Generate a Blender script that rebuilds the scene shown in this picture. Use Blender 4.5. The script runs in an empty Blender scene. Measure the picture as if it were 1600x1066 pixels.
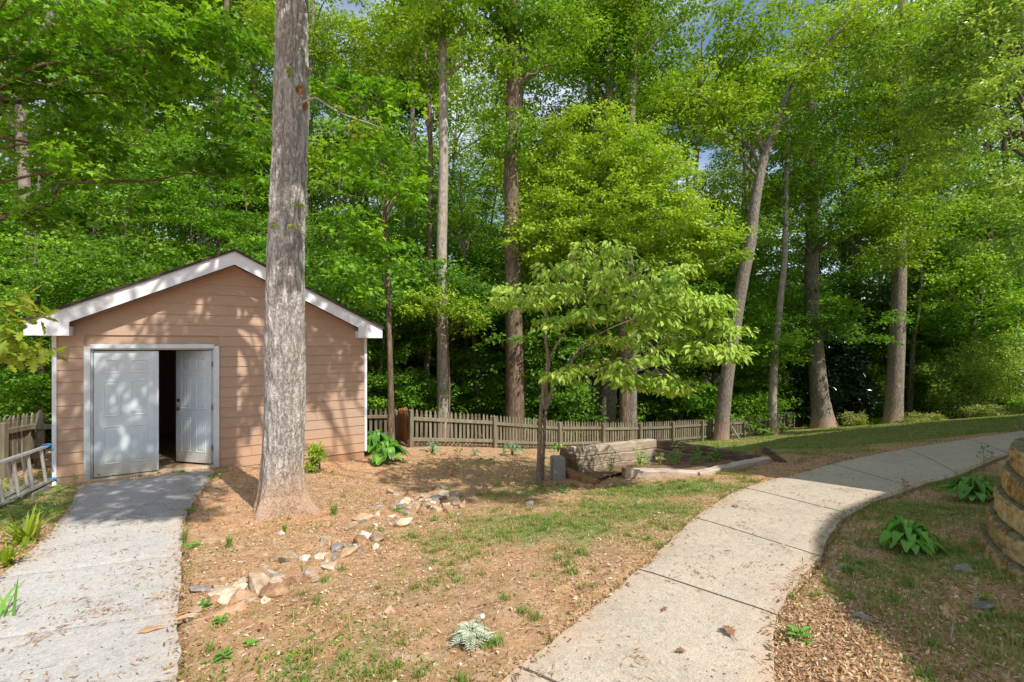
import bpy, bmesh, math, random
import numpy as np
from mathutils import Vector, Matrix

R = np.random.RandomState(7)
random.seed(7)
scene = bpy.context.scene
COL = scene.collection
CAMZ, F, HX, HY = 1.65, 720.0, 800.0, 538.0      # eye height; focal length, principal point and horizon in photo pixels

# ------------------------------------------------------------------ light and sky
SUN_EL = math.radians(50)
SUN_H = np.array([0.70, -0.714]); SUN_H /= np.linalg.norm(SUN_H)
SUN_DIR = Vector((SUN_H[0] * math.cos(SUN_EL), SUN_H[1] * math.cos(SUN_EL), math.sin(SUN_EL)))
w = bpy.data.worlds.new("World"); scene.world = w; w.use_nodes = True
nt = w.node_tree; nt.nodes.clear()
sky = nt.nodes.new('ShaderNodeTexSky'); sky.sky_type = 'NISHITA'; sky.sun_disc = False
sky.sun_elevation = SUN_EL; sky.sun_rotation = math.atan2(SUN_H[0], SUN_H[1])
sky.air_density = 1.0; sky.dust_density = 1.2; sky.ozone_density = 1.0
bg = nt.nodes.new('ShaderNodeBackground'); bg.inputs[1].default_value = 0.17
out = nt.nodes.new('ShaderNodeOutputWorld')
tcw = nt.nodes.new('ShaderNodeTexCoord'); nzw = nt.nodes.new('ShaderNodeTexNoise')
nzw.inputs['Scale'].default_value = 3.2; nzw.inputs['Detail'].default_value = 6
rw = nt.nodes.new('ShaderNodeValToRGB')
rw.color_ramp.elements[0].position = 0.43; rw.color_ramp.elements[1].position = 0.68
mxw = nt.nodes.new('ShaderNodeMix'); mxw.data_type = 'RGBA'; mxw.inputs['B'].default_value = (8.0, 8.4, 9.0, 1)
nt.links.new(tcw.outputs['Generated'], nzw.inputs['Vector']); nt.links.new(nzw.outputs['Fac'], rw.inputs[0])
nt.links.new(rw.outputs[0], mxw.inputs['Factor']); nt.links.new(sky.outputs[0], mxw.inputs['A'])
nt.links.new(mxw.outputs['Result'], bg.inputs[0]); nt.links.new(bg.outputs[0], out.inputs[0])
sl = bpy.data.lights.new("sun", 'SUN'); sl.energy = 5.3; sl.angle = math.radians(0.53); sl.color = (1.0, 0.945, 0.86)
so = bpy.data.objects.new("sun", sl); COL.objects.link(so); so.location = (20, -20, 30)
so.rotation_euler = (-SUN_DIR).to_track_quat('-Z', 'Y').to_euler()

cam = bpy.data.cameras.new("camera"); camo = bpy.data.objects.new("camera", cam); COL.objects.link(camo)
camo.location = (0, 0, CAMZ); camo.rotation_euler = (math.pi / 2, 0, 0)
cam.sensor_width = 36; cam.lens = F / 1600 * 36; cam.shift_y = 5 / 1600; cam.clip_end = 2000; cam.clip_start = 0.05
scene.camera = camo
scene.view_settings.view_transform = 'Standard'; scene.view_settings.look = 'None'; scene.view_settings.exposure = 0
scene.render.engine = 'CYCLES'
cy = scene.cycles
cy.max_bounces = 8; cy.diffuse_bounces = 4; cy.glossy_bounces = 2; cy.transmission_bounces = 4; cy.transparent_max_bounces = 4
cy.sample_clamp_indirect = 6
try:
    cy.use_denoising = True; cy.denoiser = 'OPENIMAGEDENOISE'; cy.denoising_prefilter = 'NONE'
except Exception:
    pass

# ------------------------------------------------------------------ numpy noise
def _h(ix, iy, iz):
    n = (ix.astype(np.int64) * 374761393 + iy.astype(np.int64) * 668265263 + iz.astype(np.int64) * 2147483647 + 1013904223) & 0xFFFFFFFF
    n = ((n ^ (n >> 13)) * 1274126177) & 0xFFFFFFFF
    n = ((n ^ (n >> 16)) * 2246822519) & 0xFFFFFFFF
    return ((n ^ (n >> 15)) & 0xFFFF) / 65535.0
def vnoise(p):
    p = np.asarray(p, float); i = np.floor(p); f = p - i; f = f * f * (3 - 2 * f); i = i.astype(np.int64)
    r = 0
    for dx in (0, 1):
        for dy in (0, 1):
            for dz in (0, 1):
                wgt = (f[:, 0] if dx else 1 - f[:, 0]) * (f[:, 1] if dy else 1 - f[:, 1]) * (f[:, 2] if dz else 1 - f[:, 2])
                r = r + wgt * _h(i[:, 0] + dx, i[:, 1] + dy, i[:, 2] + dz)
    return r
def fbm(p, o=4):
    p = np.asarray(p, float); r = 0; a = .5; t = 0
    for k in range(o):
        r = r + a * vnoise(p * 2 ** k + 17.3 * k); t += a; a *= .5
    return r / t
def n2(x, y, s, o=3, seed=0):
    return fbm(np.stack([np.ravel(x) * s, np.ravel(y) * s, np.full(np.size(x), 3.7 + seed * 11.1)], 1), o).reshape(np.shape(x))

# ------------------------------------------------------------------ terrain
def pz(px, py, z):                      # photo pixel + known height -> world
    Z = F * (CAMZ - z) / (py - HY); return ((px - HX) * Z / F, Z, z)
def pd(px, py, Z):                      # photo pixel + known depth -> world
    return np.array([(px - HX) * Z / F, Z, CAMZ - (py - HY) * Z / F])
ctrl = [pz(*a) for a in [
    (1000, 1066, 0), (1216, 1066, .02), (1400, 1066, .05), (600, 1066, -.06), (275, 1066, -.12), (0, 905, -.23), (285, 905, -.25),
    (290, 830, -.33), (135, 757, -.43), (335, 738, -.46), (600, 880, -.25), (600, 800, -.42), (800, 880, -.16),
    (965, 885, -.08), (1085, 805, -.2), (1180, 757, -.3), (845, 752, -.5), (700, 752, -.6), (440, 800, -.40), (1280, 872, -.12),
    (1332, 806, -.2), (1432, 764, -.3), (1300, 727, -.36), (1420, 703, -.32), (1600, 675, -.12), (1580, 712, -.12), (1543, 850, -.05),
    (1600, 930, 0.02), (975, 745, -.46), (1085, 742, -.44), (1195, 722, -.46), (1420, 850, -.1), (1000, 800, -.27), (930, 752, -.5)]]
ctrl += [tuple(pd(*a)) for a in [
    (88, 757, 6.9), (570, 717, 9.38), (640, 698, 10.8), (770, 700, 12.4), (870, 702, 14.4), (1095, 690, 18.5), (1127, 688, 19), (1155, 685, 20.4),
    (1220, 673, 24.0), (1262, 667, 28), (1210, 679, 21.5), (1285, 668, 24), (1395, 664, 24), (1500, 656, 22), (1600, 648, 20),
    (1390, 690, 12), (1250, 698, 13), (600, 690, 12.2), (1500, 672, 13.5), (1600, 660, 13.5), (1330, 672, 19)]]
ctrl += [(0, -12, .3), (14, -4, .4), (-14, -4, .2), (-12, 8, -.6), (-8.4, 8.1, -.5), (-8, 13, -1.2), (-16, 16, -1.9), (0, 24, -3.4), (0, 42, -4.2),
         (30, 46, -3.0), (-30, 42, -3.4), (55, 30, -1), (-55, 25, -2.5), (-50, 65, -3), (50, 65, -3), (0, 66, -4), (40, 5, .3), (-40, -8, .2), (12, 28, -3.3)]
CT = np.array(ctrl)
def _tps(d):
    return np.where(d > 1e-9, d * d * np.log(np.maximum(d, 1e-9)), 0)
_D = _tps(np.linalg.norm(CT[:, None, :2] - CT[None, :, :2], axis=2)); _N = len(CT)
_A = np.zeros((_N + 3, _N + 3)); _A[:_N, :_N] = _D + np.eye(_N) * 0.06; _A[:_N, _N] = 1; _A[:_N, _N + 1:] = CT[:, :2]
_A[_N, :_N] = 1; _A[_N + 1:, :_N] = CT[:, :2].T
_W = np.linalg.solve(_A, np.concatenate([CT[:, 2], np.zeros(3)]))
def g(x, y):
    x = np.clip(np.asarray(x, float), -55, 55); y = np.clip(np.asarray(y, float), -12, 66)
    sh = np.shape(x); P = np.stack([np.ravel(x), np.ravel(y)], 1); r = np.zeros(len(P))
    for a in range(0, len(P), 20000):
        q = P[a:a + 20000]
        d = np.linalg.norm(q[:, None] - CT[None, :, :2], axis=2)
        r[a:a + 20000] = _tps(d) @ _W[:_N] + _W[_N] + q @ _W[_N + 1:]
    return r.reshape(sh) if sh else float(r[0])
def hit(px, py):                        # photo pixel -> point on the terrain
    Z = np.arange(1.0, 45, .05)
    h = (CAMZ - (py - HY) * Z / F) - g((px - HX) * Z / F, Z)
    k = np.where(h < 0)[0]
    k = k[0] if len(k) else len(Z) - 1
    if k > 0:
        z0, z1, h0, h1 = Z[k - 1], Z[k], h[k - 1], h[k]; Zs = z0 + (z1 - z0) * h0 / (h0 - h1)
    else: Zs = Z[0]
    x = (px - HX) * Zs / F
    return np.array([x, Zs, g(x, Zs)])
def gp(px, Z):
    x = (px - HX) * Z / F; return np.array([x, Z, g(x, Z)])
def inpoly(x, y, poly):
    x = np.asarray(x); y = np.asarray(y); c = np.zeros(x.shape, bool); n = len(poly)
    for i in range(n):
        x0, y0 = poly[i][:2]; x1, y1 = poly[(i + 1) % n][:2]
        if y0 == y1: continue
        t = ((y0 > y) != (y1 > y)) & (x < (x1 - x0) * (y - y0) / (y1 - y0) + x0)
        c ^= t
    return c

# ------------------------------------------------------------------ mesh helpers
class MB:
    def __init__(self): self.ch = []; self.n = 0
    def add(self, V, Fc, tint=None, mi=0):
        V = np.asarray(V, float).reshape(-1, 3); Fc = np.asarray(Fc, np.int64)
        if Fc.ndim == 1: Fc = Fc.reshape(1, -1)
        if tint is None: tint = np.full(len(V), .5)
        elif np.isscalar(tint): tint = np.full(len(V), float(tint))
        self.ch.append((V, Fc + self.n, tint, mi)); self.n += len(V)
    def build(self, name, mats, parent=None, smooth=False, loc=None):
        if not isinstance(mats, (list, tuple)): mats = [mats]
        V = np.concatenate([c[0] for c in self.ch]); T = np.concatenate([c[2] for c in self.ch])
        if loc is not None: V = V - np.asarray(loc)
        tot = np.concatenate([np.full(len(c[1]), c[1].shape[1], np.int32) for c in self.ch])
        mi = np.concatenate([np.full(len(c[1]), c[3], np.int32) for c in self.ch])
        vi = np.concatenate([c[1].ravel() for c in self.ch]).astype(np.int32)
        me = bpy.data.meshes.new(name)
        me.vertices.add(len(V)); me.vertices.foreach_set('co', V.ravel().astype(np.float32))
        me.loops.add(len(vi)); me.loops.foreach_set('vertex_index', vi)
        me.polygons.add(len(tot)); st = np.concatenate([[0], np.cumsum(tot)[:-1]]).astype(np.int32)
        me.polygons.foreach_set('loop_start', st); me.polygons.foreach_set('loop_total', tot)
        me.polygons.foreach_set('material_index', mi)
        me.polygons.foreach_set('use_smooth', np.full(len(tot), bool(smooth)))
        at = me.attributes.new('tint', 'FLOAT', 'POINT'); at.data.foreach_set('value', T.astype(np.float32))
        me.update(calc_edges=True); me.validate()
        for m in mats: me.materials.append(m)
        o = bpy.data.objects.new(name, me); COL.objects.link(o)
        if parent is not None: o.parent = parent
        elif loc is not None: o.location = loc
        return o
def tag(o, label=None, cat=None, group=None, kind=None):
    if label: o['label'] = label
    if cat: o['category'] = cat
    if group: o['group'] = group
    if kind: o['kind'] = kind
    return o
def thing(name, label, cat, loc=(0, 0, 0), rz=0, group=None):
    o = bpy.data.objects.new(name, None); COL.objects.link(o); o.location = tuple(float(v) for v in loc); o.rotation_euler = (0, 0, rz)
    o.empty_display_size = .2
    return tag(o, label, cat, group)
def copy_tree(o, parent=None):
    c = o.copy(); COL.objects.link(c); c.parent = parent
    for ch in list(o.children): copy_tree(ch, c)
    return c
BOXF = [[0, 3, 2, 1], [4, 5, 6, 7], [0, 1, 5, 4], [1, 2, 6, 5], [2, 3, 7, 6], [3, 0, 4, 7]]
def box(mb, c, s, M=None, tint=.5, b=0.0, mi=0):
    """box, chamfered when b > 0; c centre, s full size, M 3x3 rotation"""
    hx, hy, hz = [v / 2 for v in s]
    if b <= 0:
        V = np.array([[-hx, -hy, -hz], [hx, -hy, -hz], [hx, hy, -hz], [-hx, hy, -hz], [-hx, -hy, hz], [hx, -hy, hz], [hx, hy, hz], [-hx, hy, hz]]); fs = [np.array(BOXF)]
    else:
        V = []; idx = {}
        for sx in (-1, 1):
            for sy in (-1, 1):
                for sz in (-1, 1):
                    for a in range(3):
                        p = [sx * (hx - b), sy * (hy - b), sz * (hz - b)]; p[a] = (sx * hx, sy * hy, sz * hz)[a]
                        idx[(sx, sy, sz, a)] = len(V); V.append(p)
        V = np.array(V); q = []; t = []
        for a in range(3):
            o1, o2 = [(1, 2), (2, 0), (0, 1)][a]
            for sg in (-1, 1):
                r = []
                for (s1, s2) in ((-1, -1), (1, -1), (1, 1), (-1, 1)):
                    k = [0, 0, 0]; k[a] = sg; k[o1] = s1; k[o2] = s2; r.append(idx[(k[0], k[1], k[2], a)])
                q.append(r if sg > 0 else r[::-1])
            for s1 in (-1, 1):
                for s2 in (-1, 1):
                    k = [0, 0, 0]; k[o1] = s1; k[o2] = s2; r = []
                    for sa, ax in ((-1, o1), (1, o1), (1, o2), (-1, o2)):
                        k[a] = sa; r.append(idx[(k[0], k[1], k[2], ax)])
                    q.append(r if s1 * s2 < 0 else r[::-1])
        for sx in (-1, 1):
            for sy in (-1, 1):
                for sz in (-1, 1):
                    r = [idx[(sx, sy, sz, a)] for a in range(3)]; t.append(r if sx * sy * sz > 0 else r[::-1])
        fs = [np.array(q), np.array(t)]
    if M is not None: V = V @ np.asarray(M).T
    V = V + np.asarray(c)
    n0 = mb.n
    mb.add(V, fs[0], tint, mi)
    if len(fs) > 1:
        mb.ch.append((np.zeros((0, 3)), fs[1] + n0, np.zeros(0), mi))
def frame(d, up=(0, 0, 1)):
    d = np.asarray(d, float); d = d / np.linalg.norm(d); u = np.asarray(up, float)
    s = np.cross(u, d)
    if np.linalg.norm(s) < 1e-6: s = np.cross((1, 0, 0), d)
    s /= np.linalg.norm(s); u = np.cross(d, s); return d, s, u
def bar(mb, a, b, wd, ht, tint=.5, bev=.004, up=(0, 0, 1), mi=0):
    a = np.asarray(a, float); b = np.asarray(b, float); d, s, u = frame(b - a, up)
    box(mb, (a + b) / 2, (np.linalg.norm(b - a), wd, ht), np.stack([d, s, u], 1), tint, bev, mi)
def smooth_path(P, n):
    P = np.asarray(P, float); m = len(P); t = np.linspace(0, m - 1, n); i = np.clip(t.astype(int), 0, m - 2); f = (t - i)[:, None]
    p0 = P[np.clip(i - 1, 0, m - 1)]; p1 = P[i]; p2 = P[i + 1]; p3 = P[np.clip(i + 2, 0, m - 1)]
    return .5 * (2 * p1 + (p2 - p0) * f + (2 * p0 - 5 * p1 + 4 * p2 - p3) * f ** 2 + (3 * p1 - p0 - 3 * p2 + p3) * f ** 3)
def tube(mb, P, rad, n=6, tint=.5, disp=None, mi=0):
    P = np.asarray(P, float); m = len(P); rad = np.broadcast_to(np.asarray(rad, float), (m,))
    T = np.gradient(P, axis=0); T /= np.linalg.norm(T, axis=1)[:, None] + 1e-12
    ref = np.array([1., 0, 0]) if abs(T[0][2]) > .7 else np.array([0, 0, 1.])
    S = np.cross(ref, T); S /= np.linalg.norm(S, axis=1)[:, None] + 1e-12; U = np.cross(T, S)
    a = np.linspace(0, 2 * np.pi, n, endpoint=False)
    rr = rad[:, None] * np.ones(n)
    if disp is not None: rr = rr + disp(P, a)
    V = P[:, None] + rr[..., None] * (np.cos(a)[None, :, None] * S[:, None] + np.sin(a)[None, :, None] * U[:, None])
    i = np.arange(m - 1)[:, None] * n; j = np.arange(n)[None]; k = (j + 1) % n
    Fq = np.stack([i + j, i + k, i + n + k, i + n + j], -1).reshape(-1, 4)
    mb.add(V.reshape(-1, 3), Fq, tint, mi)
def lathe(mb, prof, n=16, c=(0, 0, 0), M=None, tint=.5, mi=0):
    prof = np.asarray(prof, float); a = np.linspace(0, 2 * np.pi, n, endpoint=False)
    V = np.stack([prof[:, None, 0] * np.cos(a), prof[:, None, 0] * np.sin(a), np.repeat(prof[:, 1:2], n, 1)], -1).reshape(-1, 3)
    if M is not None: V = V @ np.asarray(M).T
    m = len(prof); i = np.arange(m - 1)[:, None] * n; j = np.arange(n)[None]; k = (j + 1) % n
    mb.add(V + np.asarray(c), np.stack([i + j, i + k, i + n + k, i + n + j], -1).reshape(-1, 4), tint, mi)

# ------------------------------------------------------------------ materials
def newmat(name, rough=.8, spec=.3):
    m = bpy.data.materials.new(name); m.use_nodes = True; t = m.node_tree
    b = t.nodes['Principled BSDF']; b.inputs['Roughness'].default_value = rough
    b.inputs['Specular IOR Level'].default_value = spec
    return m, t, b
def N(t, typ, **kw):
    n = t.nodes.new(typ)
    for k, v in kw.items():
        if k in ('data_type', 'blend_type', 'operation', 'feature', 'attribute_name', 'noise_dimensions', 'wave_type', 'bands_direction'): setattr(n, k, v)
        else: n.inputs[k].default_value = v
    return n
def ramp(t, src, stops):
    r = t.nodes.new('ShaderNodeValToRGB'); e = r.color_ramp.elements
    while len(e) < len(stops): e.new(.5)
    for k, (p, c) in enumerate(stops):
        e[k].position = p; e[k].color = tuple(c) + (1,) if len(c) == 3 else c
    t.links.new(src, r.inputs[0]); return r.outputs[0]
def coords(t, scale=(1, 1, 1), kind='Object'):
    tc = t.nodes.new('ShaderNodeTexCoord'); mp = t.nodes.new('ShaderNodeMapping'); mp.inputs['Scale'].default_value = scale
    t.links.new(tc.outputs[kind], mp.inputs[0]); return mp.outputs[0]
def noise(t, vec, s, d=5, r=.6):
    n = N(t, 'ShaderNodeTexNoise', Scale=s, Detail=d, Roughness=r); t.links.new(vec, n.inputs['Vector']); return n.outputs['Fac']
def mix(t, a, b, f, mode='MIX'):
    m = t.nodes.new('ShaderNodeMix'); m.data_type = 'RGBA'; m.blend_type = mode
    for s, v in (('A', a), ('B', b), ('Factor', f)):
        if hasattr(v, 'links'): t.links.new(v, m.inputs[s])
        elif s == 'Factor': m.inputs[s].default_value = v
        else: m.inputs[s].default_value = tuple(v) + (1,)
    return m.outputs['Result']
def mth(t, op, a, b=None):
    m = t.nodes.new('ShaderNodeMath'); m.operation = op
    for k, v in ((0, a), (1, b)):
        if v is None: continue
        if hasattr(v, 'links'): t.links.new(v, m.inputs[k])
        else: m.inputs[k].default_value = v
    return m.outputs[0]
def attr(t, name='tint'):
    a = t.nodes.new('ShaderNodeAttribute'); a.attribute_name = name; return a.outputs['Fac']
def bump(t, b, src, strength=.5, dist=.02):
    n = N(t, 'ShaderNodeBump', Strength=strength, Distance=dist); t.links.new(src, n.inputs['Height']); t.links.new(n.outputs[0], b.inputs['Normal'])

def leafmat(name, stops, trans=.35, rough=.5, spec=.35, tcol=(1.25, 1.25, .45)):
    m, t, b = newmat(name, rough, spec)
    oi = t.nodes.new('ShaderNodeObjectInfo')
    f = mth(t, 'ADD', attr(t), mth(t, 'MULTIPLY', mth(t, 'SUBTRACT', oi.outputs['Random'], .5), .38))
    c = ramp(t, f, stops); t.links.new(c, b.inputs['Base Color'])
    tr = t.nodes.new('ShaderNodeBsdfTranslucent'); t.links.new(mix(t, c, tcol, 1.0, 'MULTIPLY'), tr.inputs[0])
    mx = t.nodes.new('ShaderNodeMixShader'); mx.inputs[0].default_value = trans
    t.links.new(b.outputs[0], mx.inputs[1]); t.links.new(tr.outputs[0], mx.inputs[2])
    t.links.new(mx.outputs[0], t.nodes['Material Output'].inputs[0]); return m
M = {}
M['leaf_mid'] = leafmat('leaf_mid', [(0, (0.078, 0.165, 0.014)), (.5, (0.191, 0.365, 0.025)), (1, (0.383, 0.573, 0.049))])
M['leaf_deep'] = leafmat('leaf_deep', [(0, (0.045, 0.116, 0.013)), (.5, (0.112, 0.255, 0.024)), (1, (0.223, 0.413, 0.041))])
M['leaf_bright'] = leafmat('leaf_bright', [(0, (0.132, 0.248, 0.016)), (.5, (0.281, 0.437, 0.030)), (1, (0.474, 0.626, 0.059))])
M['leaf_maple'] = leafmat('leaf_maple', [(0, (0.084, 0.194, 0.014)), (.5, (0.180, 0.387, 0.023)), (1, (0.384, 0.598, 0.043))], trans=.42)
M['leaf_dogwood'] = leafmat('leaf_dogwood', [(0, (.16, .30, .03)), (.5, (.40, .56, .075)), (1, (.62, .73, .20))], trans=.35)
M['leaf_yellow'] = leafmat('leaf_yellow', [(0, (.16, .24, .02)), (.5, (.30, .40, .03)), (1, (.44, .46, .08))], trans=.4)
M['leaf_azalea'] = leafmat('leaf_azalea', [(0, (0.115, 0.196, 0.034)), (.5, (0.322, 0.380, 0.092)), (1, (0.552, 0.483, 0.184))])
M['leaf_pale'] = leafmat('leaf_pale', [(0, (0.148, 0.280, 0.047)), (.5, (0.338, 0.506, 0.094)), (1, (0.634, 0.734, 0.203))], rough=.4, spec=.5)
M['leaf_under'] = leafmat('leaf_under', [(0, (.07, .17, .015)), (.5, (.17, .36, .03)), (1, (.32, .52, .06))], trans=.45)
M['leaf_dark'] = leafmat('leaf_dark', [(0, (.008, .028, .010)), (.6, (.02, .06, .02)), (1, (.05, .11, .05))], trans=.1, rough=.3, spec=.6)
M['leaf_hosta'] = leafmat('leaf_hosta', [(0, (0.068, 0.202, 0.023)), (.5, (0.138, 0.354, 0.040)), (1, (0.276, 0.531, 0.081))], trans=.25, rough=.4)
M['leaf_blue'] = leafmat('leaf_blue', [(0, (.09, .19, .10)), (.5, (.15, .27, .14)), (1, (.25, .38, .2))], trans=.2)
M['leaf_silver'] = leafmat('leaf_silver', [(0, (.30, .36, .25)), (.5, (.45, .5, .37)), (1, (.6, .63, .5))], trans=.1, rough=.9)
M['grass'] = leafmat('grass', [(0, (.56, .43, .23)), (.30, (.40, .35, .13)), (.55, (.18, .28, .05)), (1, (.22, .40, .07))], trans=.3)
M['straw'] = leafmat('straw', [(0, (.16, .085, .045)), (.35, (.38, .22, .11)), (.7, (.58, .38, .21)), (1, (.74, .60, .42))], trans=.1, rough=.9, tcol=(1, .9, .7))

def barkmat(name, dark, mid, light, sc=1.0, zs=.18, base=None, lichen=.0, dist=.03, basez=.7):
    m, t, b = newmat(name, .95, .1)
    v = coords(t, (1, 1, zs)); n1 = noise(t, v, 26 * sc, 6, .65); n3 = noise(t, coords(t), 3.0, 4)
    def ridge(s, d): 
        q = noise(t, v, s, d, .55); return mth(t, 'MINIMUM', mth(t, 'MULTIPLY', mth(t, 'ABSOLUTE', mth(t, 'SUBTRACT', q, .5)), 7.0), 1.0)
    e = mth(t, 'ADD', mth(t, 'MULTIPLY', ridge(11 * sc, 3), .6), mth(t, 'MULTIPLY', ridge(24 * sc, 3), .4))
    h = mth(t, 'ADD', mth(t, 'MULTIPLY', e, .5), mth(t, 'MULTIPLY', n1, .62))
    h = mth(t, 'ADD', h, mth(t, 'MULTIPLY', mth(t, 'SUBTRACT', attr(t), .5), .7))
    c = ramp(t, h, [(.22, dark), (.55, mid), (.9, light)])
    c = mix(t, c, (.72, .66, .6), mth(t, 'MULTIPLY', n3, .55), 'MULTIPLY')
    if lichen: 
        lf = ramp(t, noise(t, coords(t, (1, 1, .6)), 5.5, 7, .7), [(.60, (0, 0, 0)), (.68, (lichen,) * 3)])
        c = mix(t, c, (.50, .52, .47), lf)
    if base:
        tc = t.nodes.new('ShaderNodeTexCoord'); sx = t.nodes.new('ShaderNodeSeparateXYZ'); t.links.new(tc.outputs['Object'], sx.inputs[0])
        f = mth(t, 'ADD', sx.outputs['Z'], mth(t, 'MULTIPLY', n3, -.5))
        rf = ramp(t, f, [(-.0, (1, 1, 1)), (basez, (0, 0, 0))])
        c = mix(t, c, base, mth(t, 'MULTIPLY', rf, .85))
    t.links.new(c, b.inputs['Base Color']); bump(t, b, h, .9, dist); return m
M['bark_oak'] = barkmat('bark_oak', (.29, .27, .245), (.55, .525, .49), (.76, .735, .70), 1.9, .42, base=(.50, .34, .23), lichen=.5, dist=.03, basez=.45)
M['bark_grey'] = barkmat('bark_grey', (.10, .085, .068), (.29, .25, .205), (.47, .41, .345), 1.2, .28, base=(.38, .27, .19), dist=.03, basez=.6)
M['bark_brown'] = barkmat('bark_brown', (.07, .05, .034), (.20, .15, .105), (.34, .265, .195), .9, .2, dist=.02)
M['bark_pale'] = barkmat('bark_pale', (.22, .185, .145), (.42, .37, .31), (.58, .52, .45), .8, .3, base=(.42, .28, .18), dist=.01, basez=.5)
M['bark_shade'] = barkmat('bark_shade', (.07, .055, .04), (.20, .165, .125), (.33, .28, .22), .9, .25, dist=.02)
M['bark_dogwood'] = barkmat('bark_dogwood', (.13, .09, .065), (.27, .21, .165), (.42, .35, .29), 2.2, .5, lichen=.5, dist=.008)

def woodmat(name, cols, grain=(1, 1, 1), sc=9, rough=.85, dist=.006, mottle=.5):
    m, t, b = newmat(name, rough, .2)
    v = coords(t, grain); n1 = noise(t, v, sc, 7, .65); n2_ = noise(t, coords(t), 2.3, 4)
    f = mth(t, 'ADD', n1, mth(t, 'MULTIPLY', mth(t, 'SUBTRACT', attr(t), .5), .45))
    c = ramp(t, f, [(.25, cols[0]), (.5, cols[1]), (.75, cols[2])])
    c = mix(t, c, (.55, .52, .48), mth(t, 'MULTIPLY', n2_, mottle), 'MULTIPLY')
    t.links.new(c, b.inputs['Base Color']); bump(t, b, n1, .6, dist); return m
M['fence'] = woodmat('fence_wood', [(.125, .108, .075), (.225, .198, .14), (.33, .295, .215)], (1, 1, .15), 20)
M['fence_raw'] = woodmat('raw_fence_wood', [(.18, .075, .03), (.32, .14, .055), (.42, .2, .09)], (1, 1, .15), 20)
M['timber_bleached'] = woodmat('bleached_timber', [(.24, .17, .12), (.46, .37, .28), (.66, .57, .47)], (.5, .5, 3), 9, mottle=.8, dist=.012)
M['timber_dark'] = woodmat('dark_timber', [(.07, .045, .03), (.17, .11, .075), (.30, .21, .15)], (.5, .5, 3), 9, dist=.012)
M['timber_orange'] = woodmat('orange_timber', [(.2, .09, .04), (.36, .18, .08), (.52, .32, .18)], (1, 1, 2), 9, dist=.008)

def groundmat():
    m, t, b = newmat('soil_and_lawn', .95, .12)
    v = coords(t); big = noise(t, v, .9, 4); med = noise(t, v, 7, 6, .7); fine = noise(t, v, 55, 5, .75)
    dirt = ramp(t, mth(t, 'ADD', mth(t, 'MULTIPLY', med, .6), mth(t, 'MULTIPLY', fine, .4)),
                [(.28, (.17, .10, .06)), (.44, (.40, .235, .125)), (.58, (.56, .37, .22)), (.75, (.70, .55, .39))])
    dirt = mix(t, dirt, (.62, .33, .17), mth(t, 'MULTIPLY', ramp(t, big, [(.42, (0, 0, 0)), (.65, (1, 1, 1))]), .45))
    gr = ramp(t, mth(t, 'ADD', mth(t, 'MULTIPLY', med, .5), mth(t, 'MULTIPLY', fine, .5)),
              [(.3, (.10, .12, .03)), (.46, (.21, .23, .07)), (.58, (.36, .32, .14)), (.74, (.52, .42, .24))])
    fl = ramp(t, med, [(.3, (.035, .022, .012)), (.55, (.10, .06, .035)), (.75, (.20, .13, .08))])
    gm = ramp(t, mth(t, 'ADD', attr(t, 'tint'), mth(t, 'MULTIPLY', mth(t, 'SUBTRACT', noise(t, v, 3.5, 5, .7), .5), 1.5)), [(.35, (0, 0, 0)), (.65, (1, 1, 1))])
    c = mix(t, dirt, gr, gm); c = mix(t, c, fl, attr(t, 'wood')); c = mix(t, c, (.62, .33, .17), mth(t, 'MULTIPLY', attr(t, 'clay'), .8))
    vo = N(t, 'ShaderNodeTexVoronoi', Scale=38.0); t.links.new(v, vo.inputs['Vector'])
    chip = ramp(t, vo.outputs['Color'], [(.78, (0, 0, 0)), (.82, (1, 1, 1))])
    c = mix(t, c, mix(t, c, (.9, .8, .68), .35), mth(t, 'MULTIPLY', chip, .8))
    t.links.new(c, b.inputs['Base Color'])
    h = mth(t, 'ADD', mth(t, 'MULTIPLY', med, .8), mth(t, 'MULTIPLY', fine, .5)); bump(t, b, h, 1.0, .03); return m
M['ground'] = groundmat()
def concmat(name, tone, warm, red):
    m, t, b = newmat(name, .9, .2)
    v = coords(t); big = noise(t, v, 1.3, 5, .6); sp = noise(t, v, 150, 3, .8); med = noise(t, v, 14, 5)
    vo = N(t, 'ShaderNodeTexVoronoi', Scale=95.0); t.links.new(v, vo.inputs['Vector'])
    c = ramp(t, mth(t, 'ADD', mth(t, 'MULTIPLY', big, .45), mth(t, 'MULTIPLY', med, .55)), [(.3, tuple(k * .78 for k in tone)), (.52, tone), (.72, tuple(min(1, k * 1.15) for k in tone))])
    agg = ramp(t, vo.outputs['Color'], [(0, (.5, .45, .40)), (.35, (.9, .87, .82)), (.7, (1.06, 1.02, .97)), (1, (1.3, 1.24, 1.15))])
    c = mix(t, c, agg, .62, 'MULTIPLY')
    pit = ramp(t, sp, [(.30, (.45, .42, .38)), (.44, (1, 1, 1))]); c = mix(t, c, pit, .75, 'MULTIPLY')
    st = ramp(t, noise(t, v, 2.2, 6, .65), [(.5, (0, 0, 0)), (.75, (1, 1, 1))]); c = mix(t, c, warm, mth(t, 'MULTIPLY', st, .5))
    c = mix(t, c, red, mth(t, 'MULTIPLY', attr(t), .75))
    t.links.new(c, b.inputs['Base Color']); bump(t, b, mth(t, 'ADD', mth(t, 'MULTIPLY', vo.outputs['Distance'], 1.0), sp), .45, .006); return m
M['path'] = concmat('path_concrete', (.525, .465, .39), (.62, .50, .38), (.60, .36, .21))
M['drive'] = concmat('drive_concrete', (.51, .50, .49), (.58, .51, .44), (.56, .40, .27))
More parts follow.
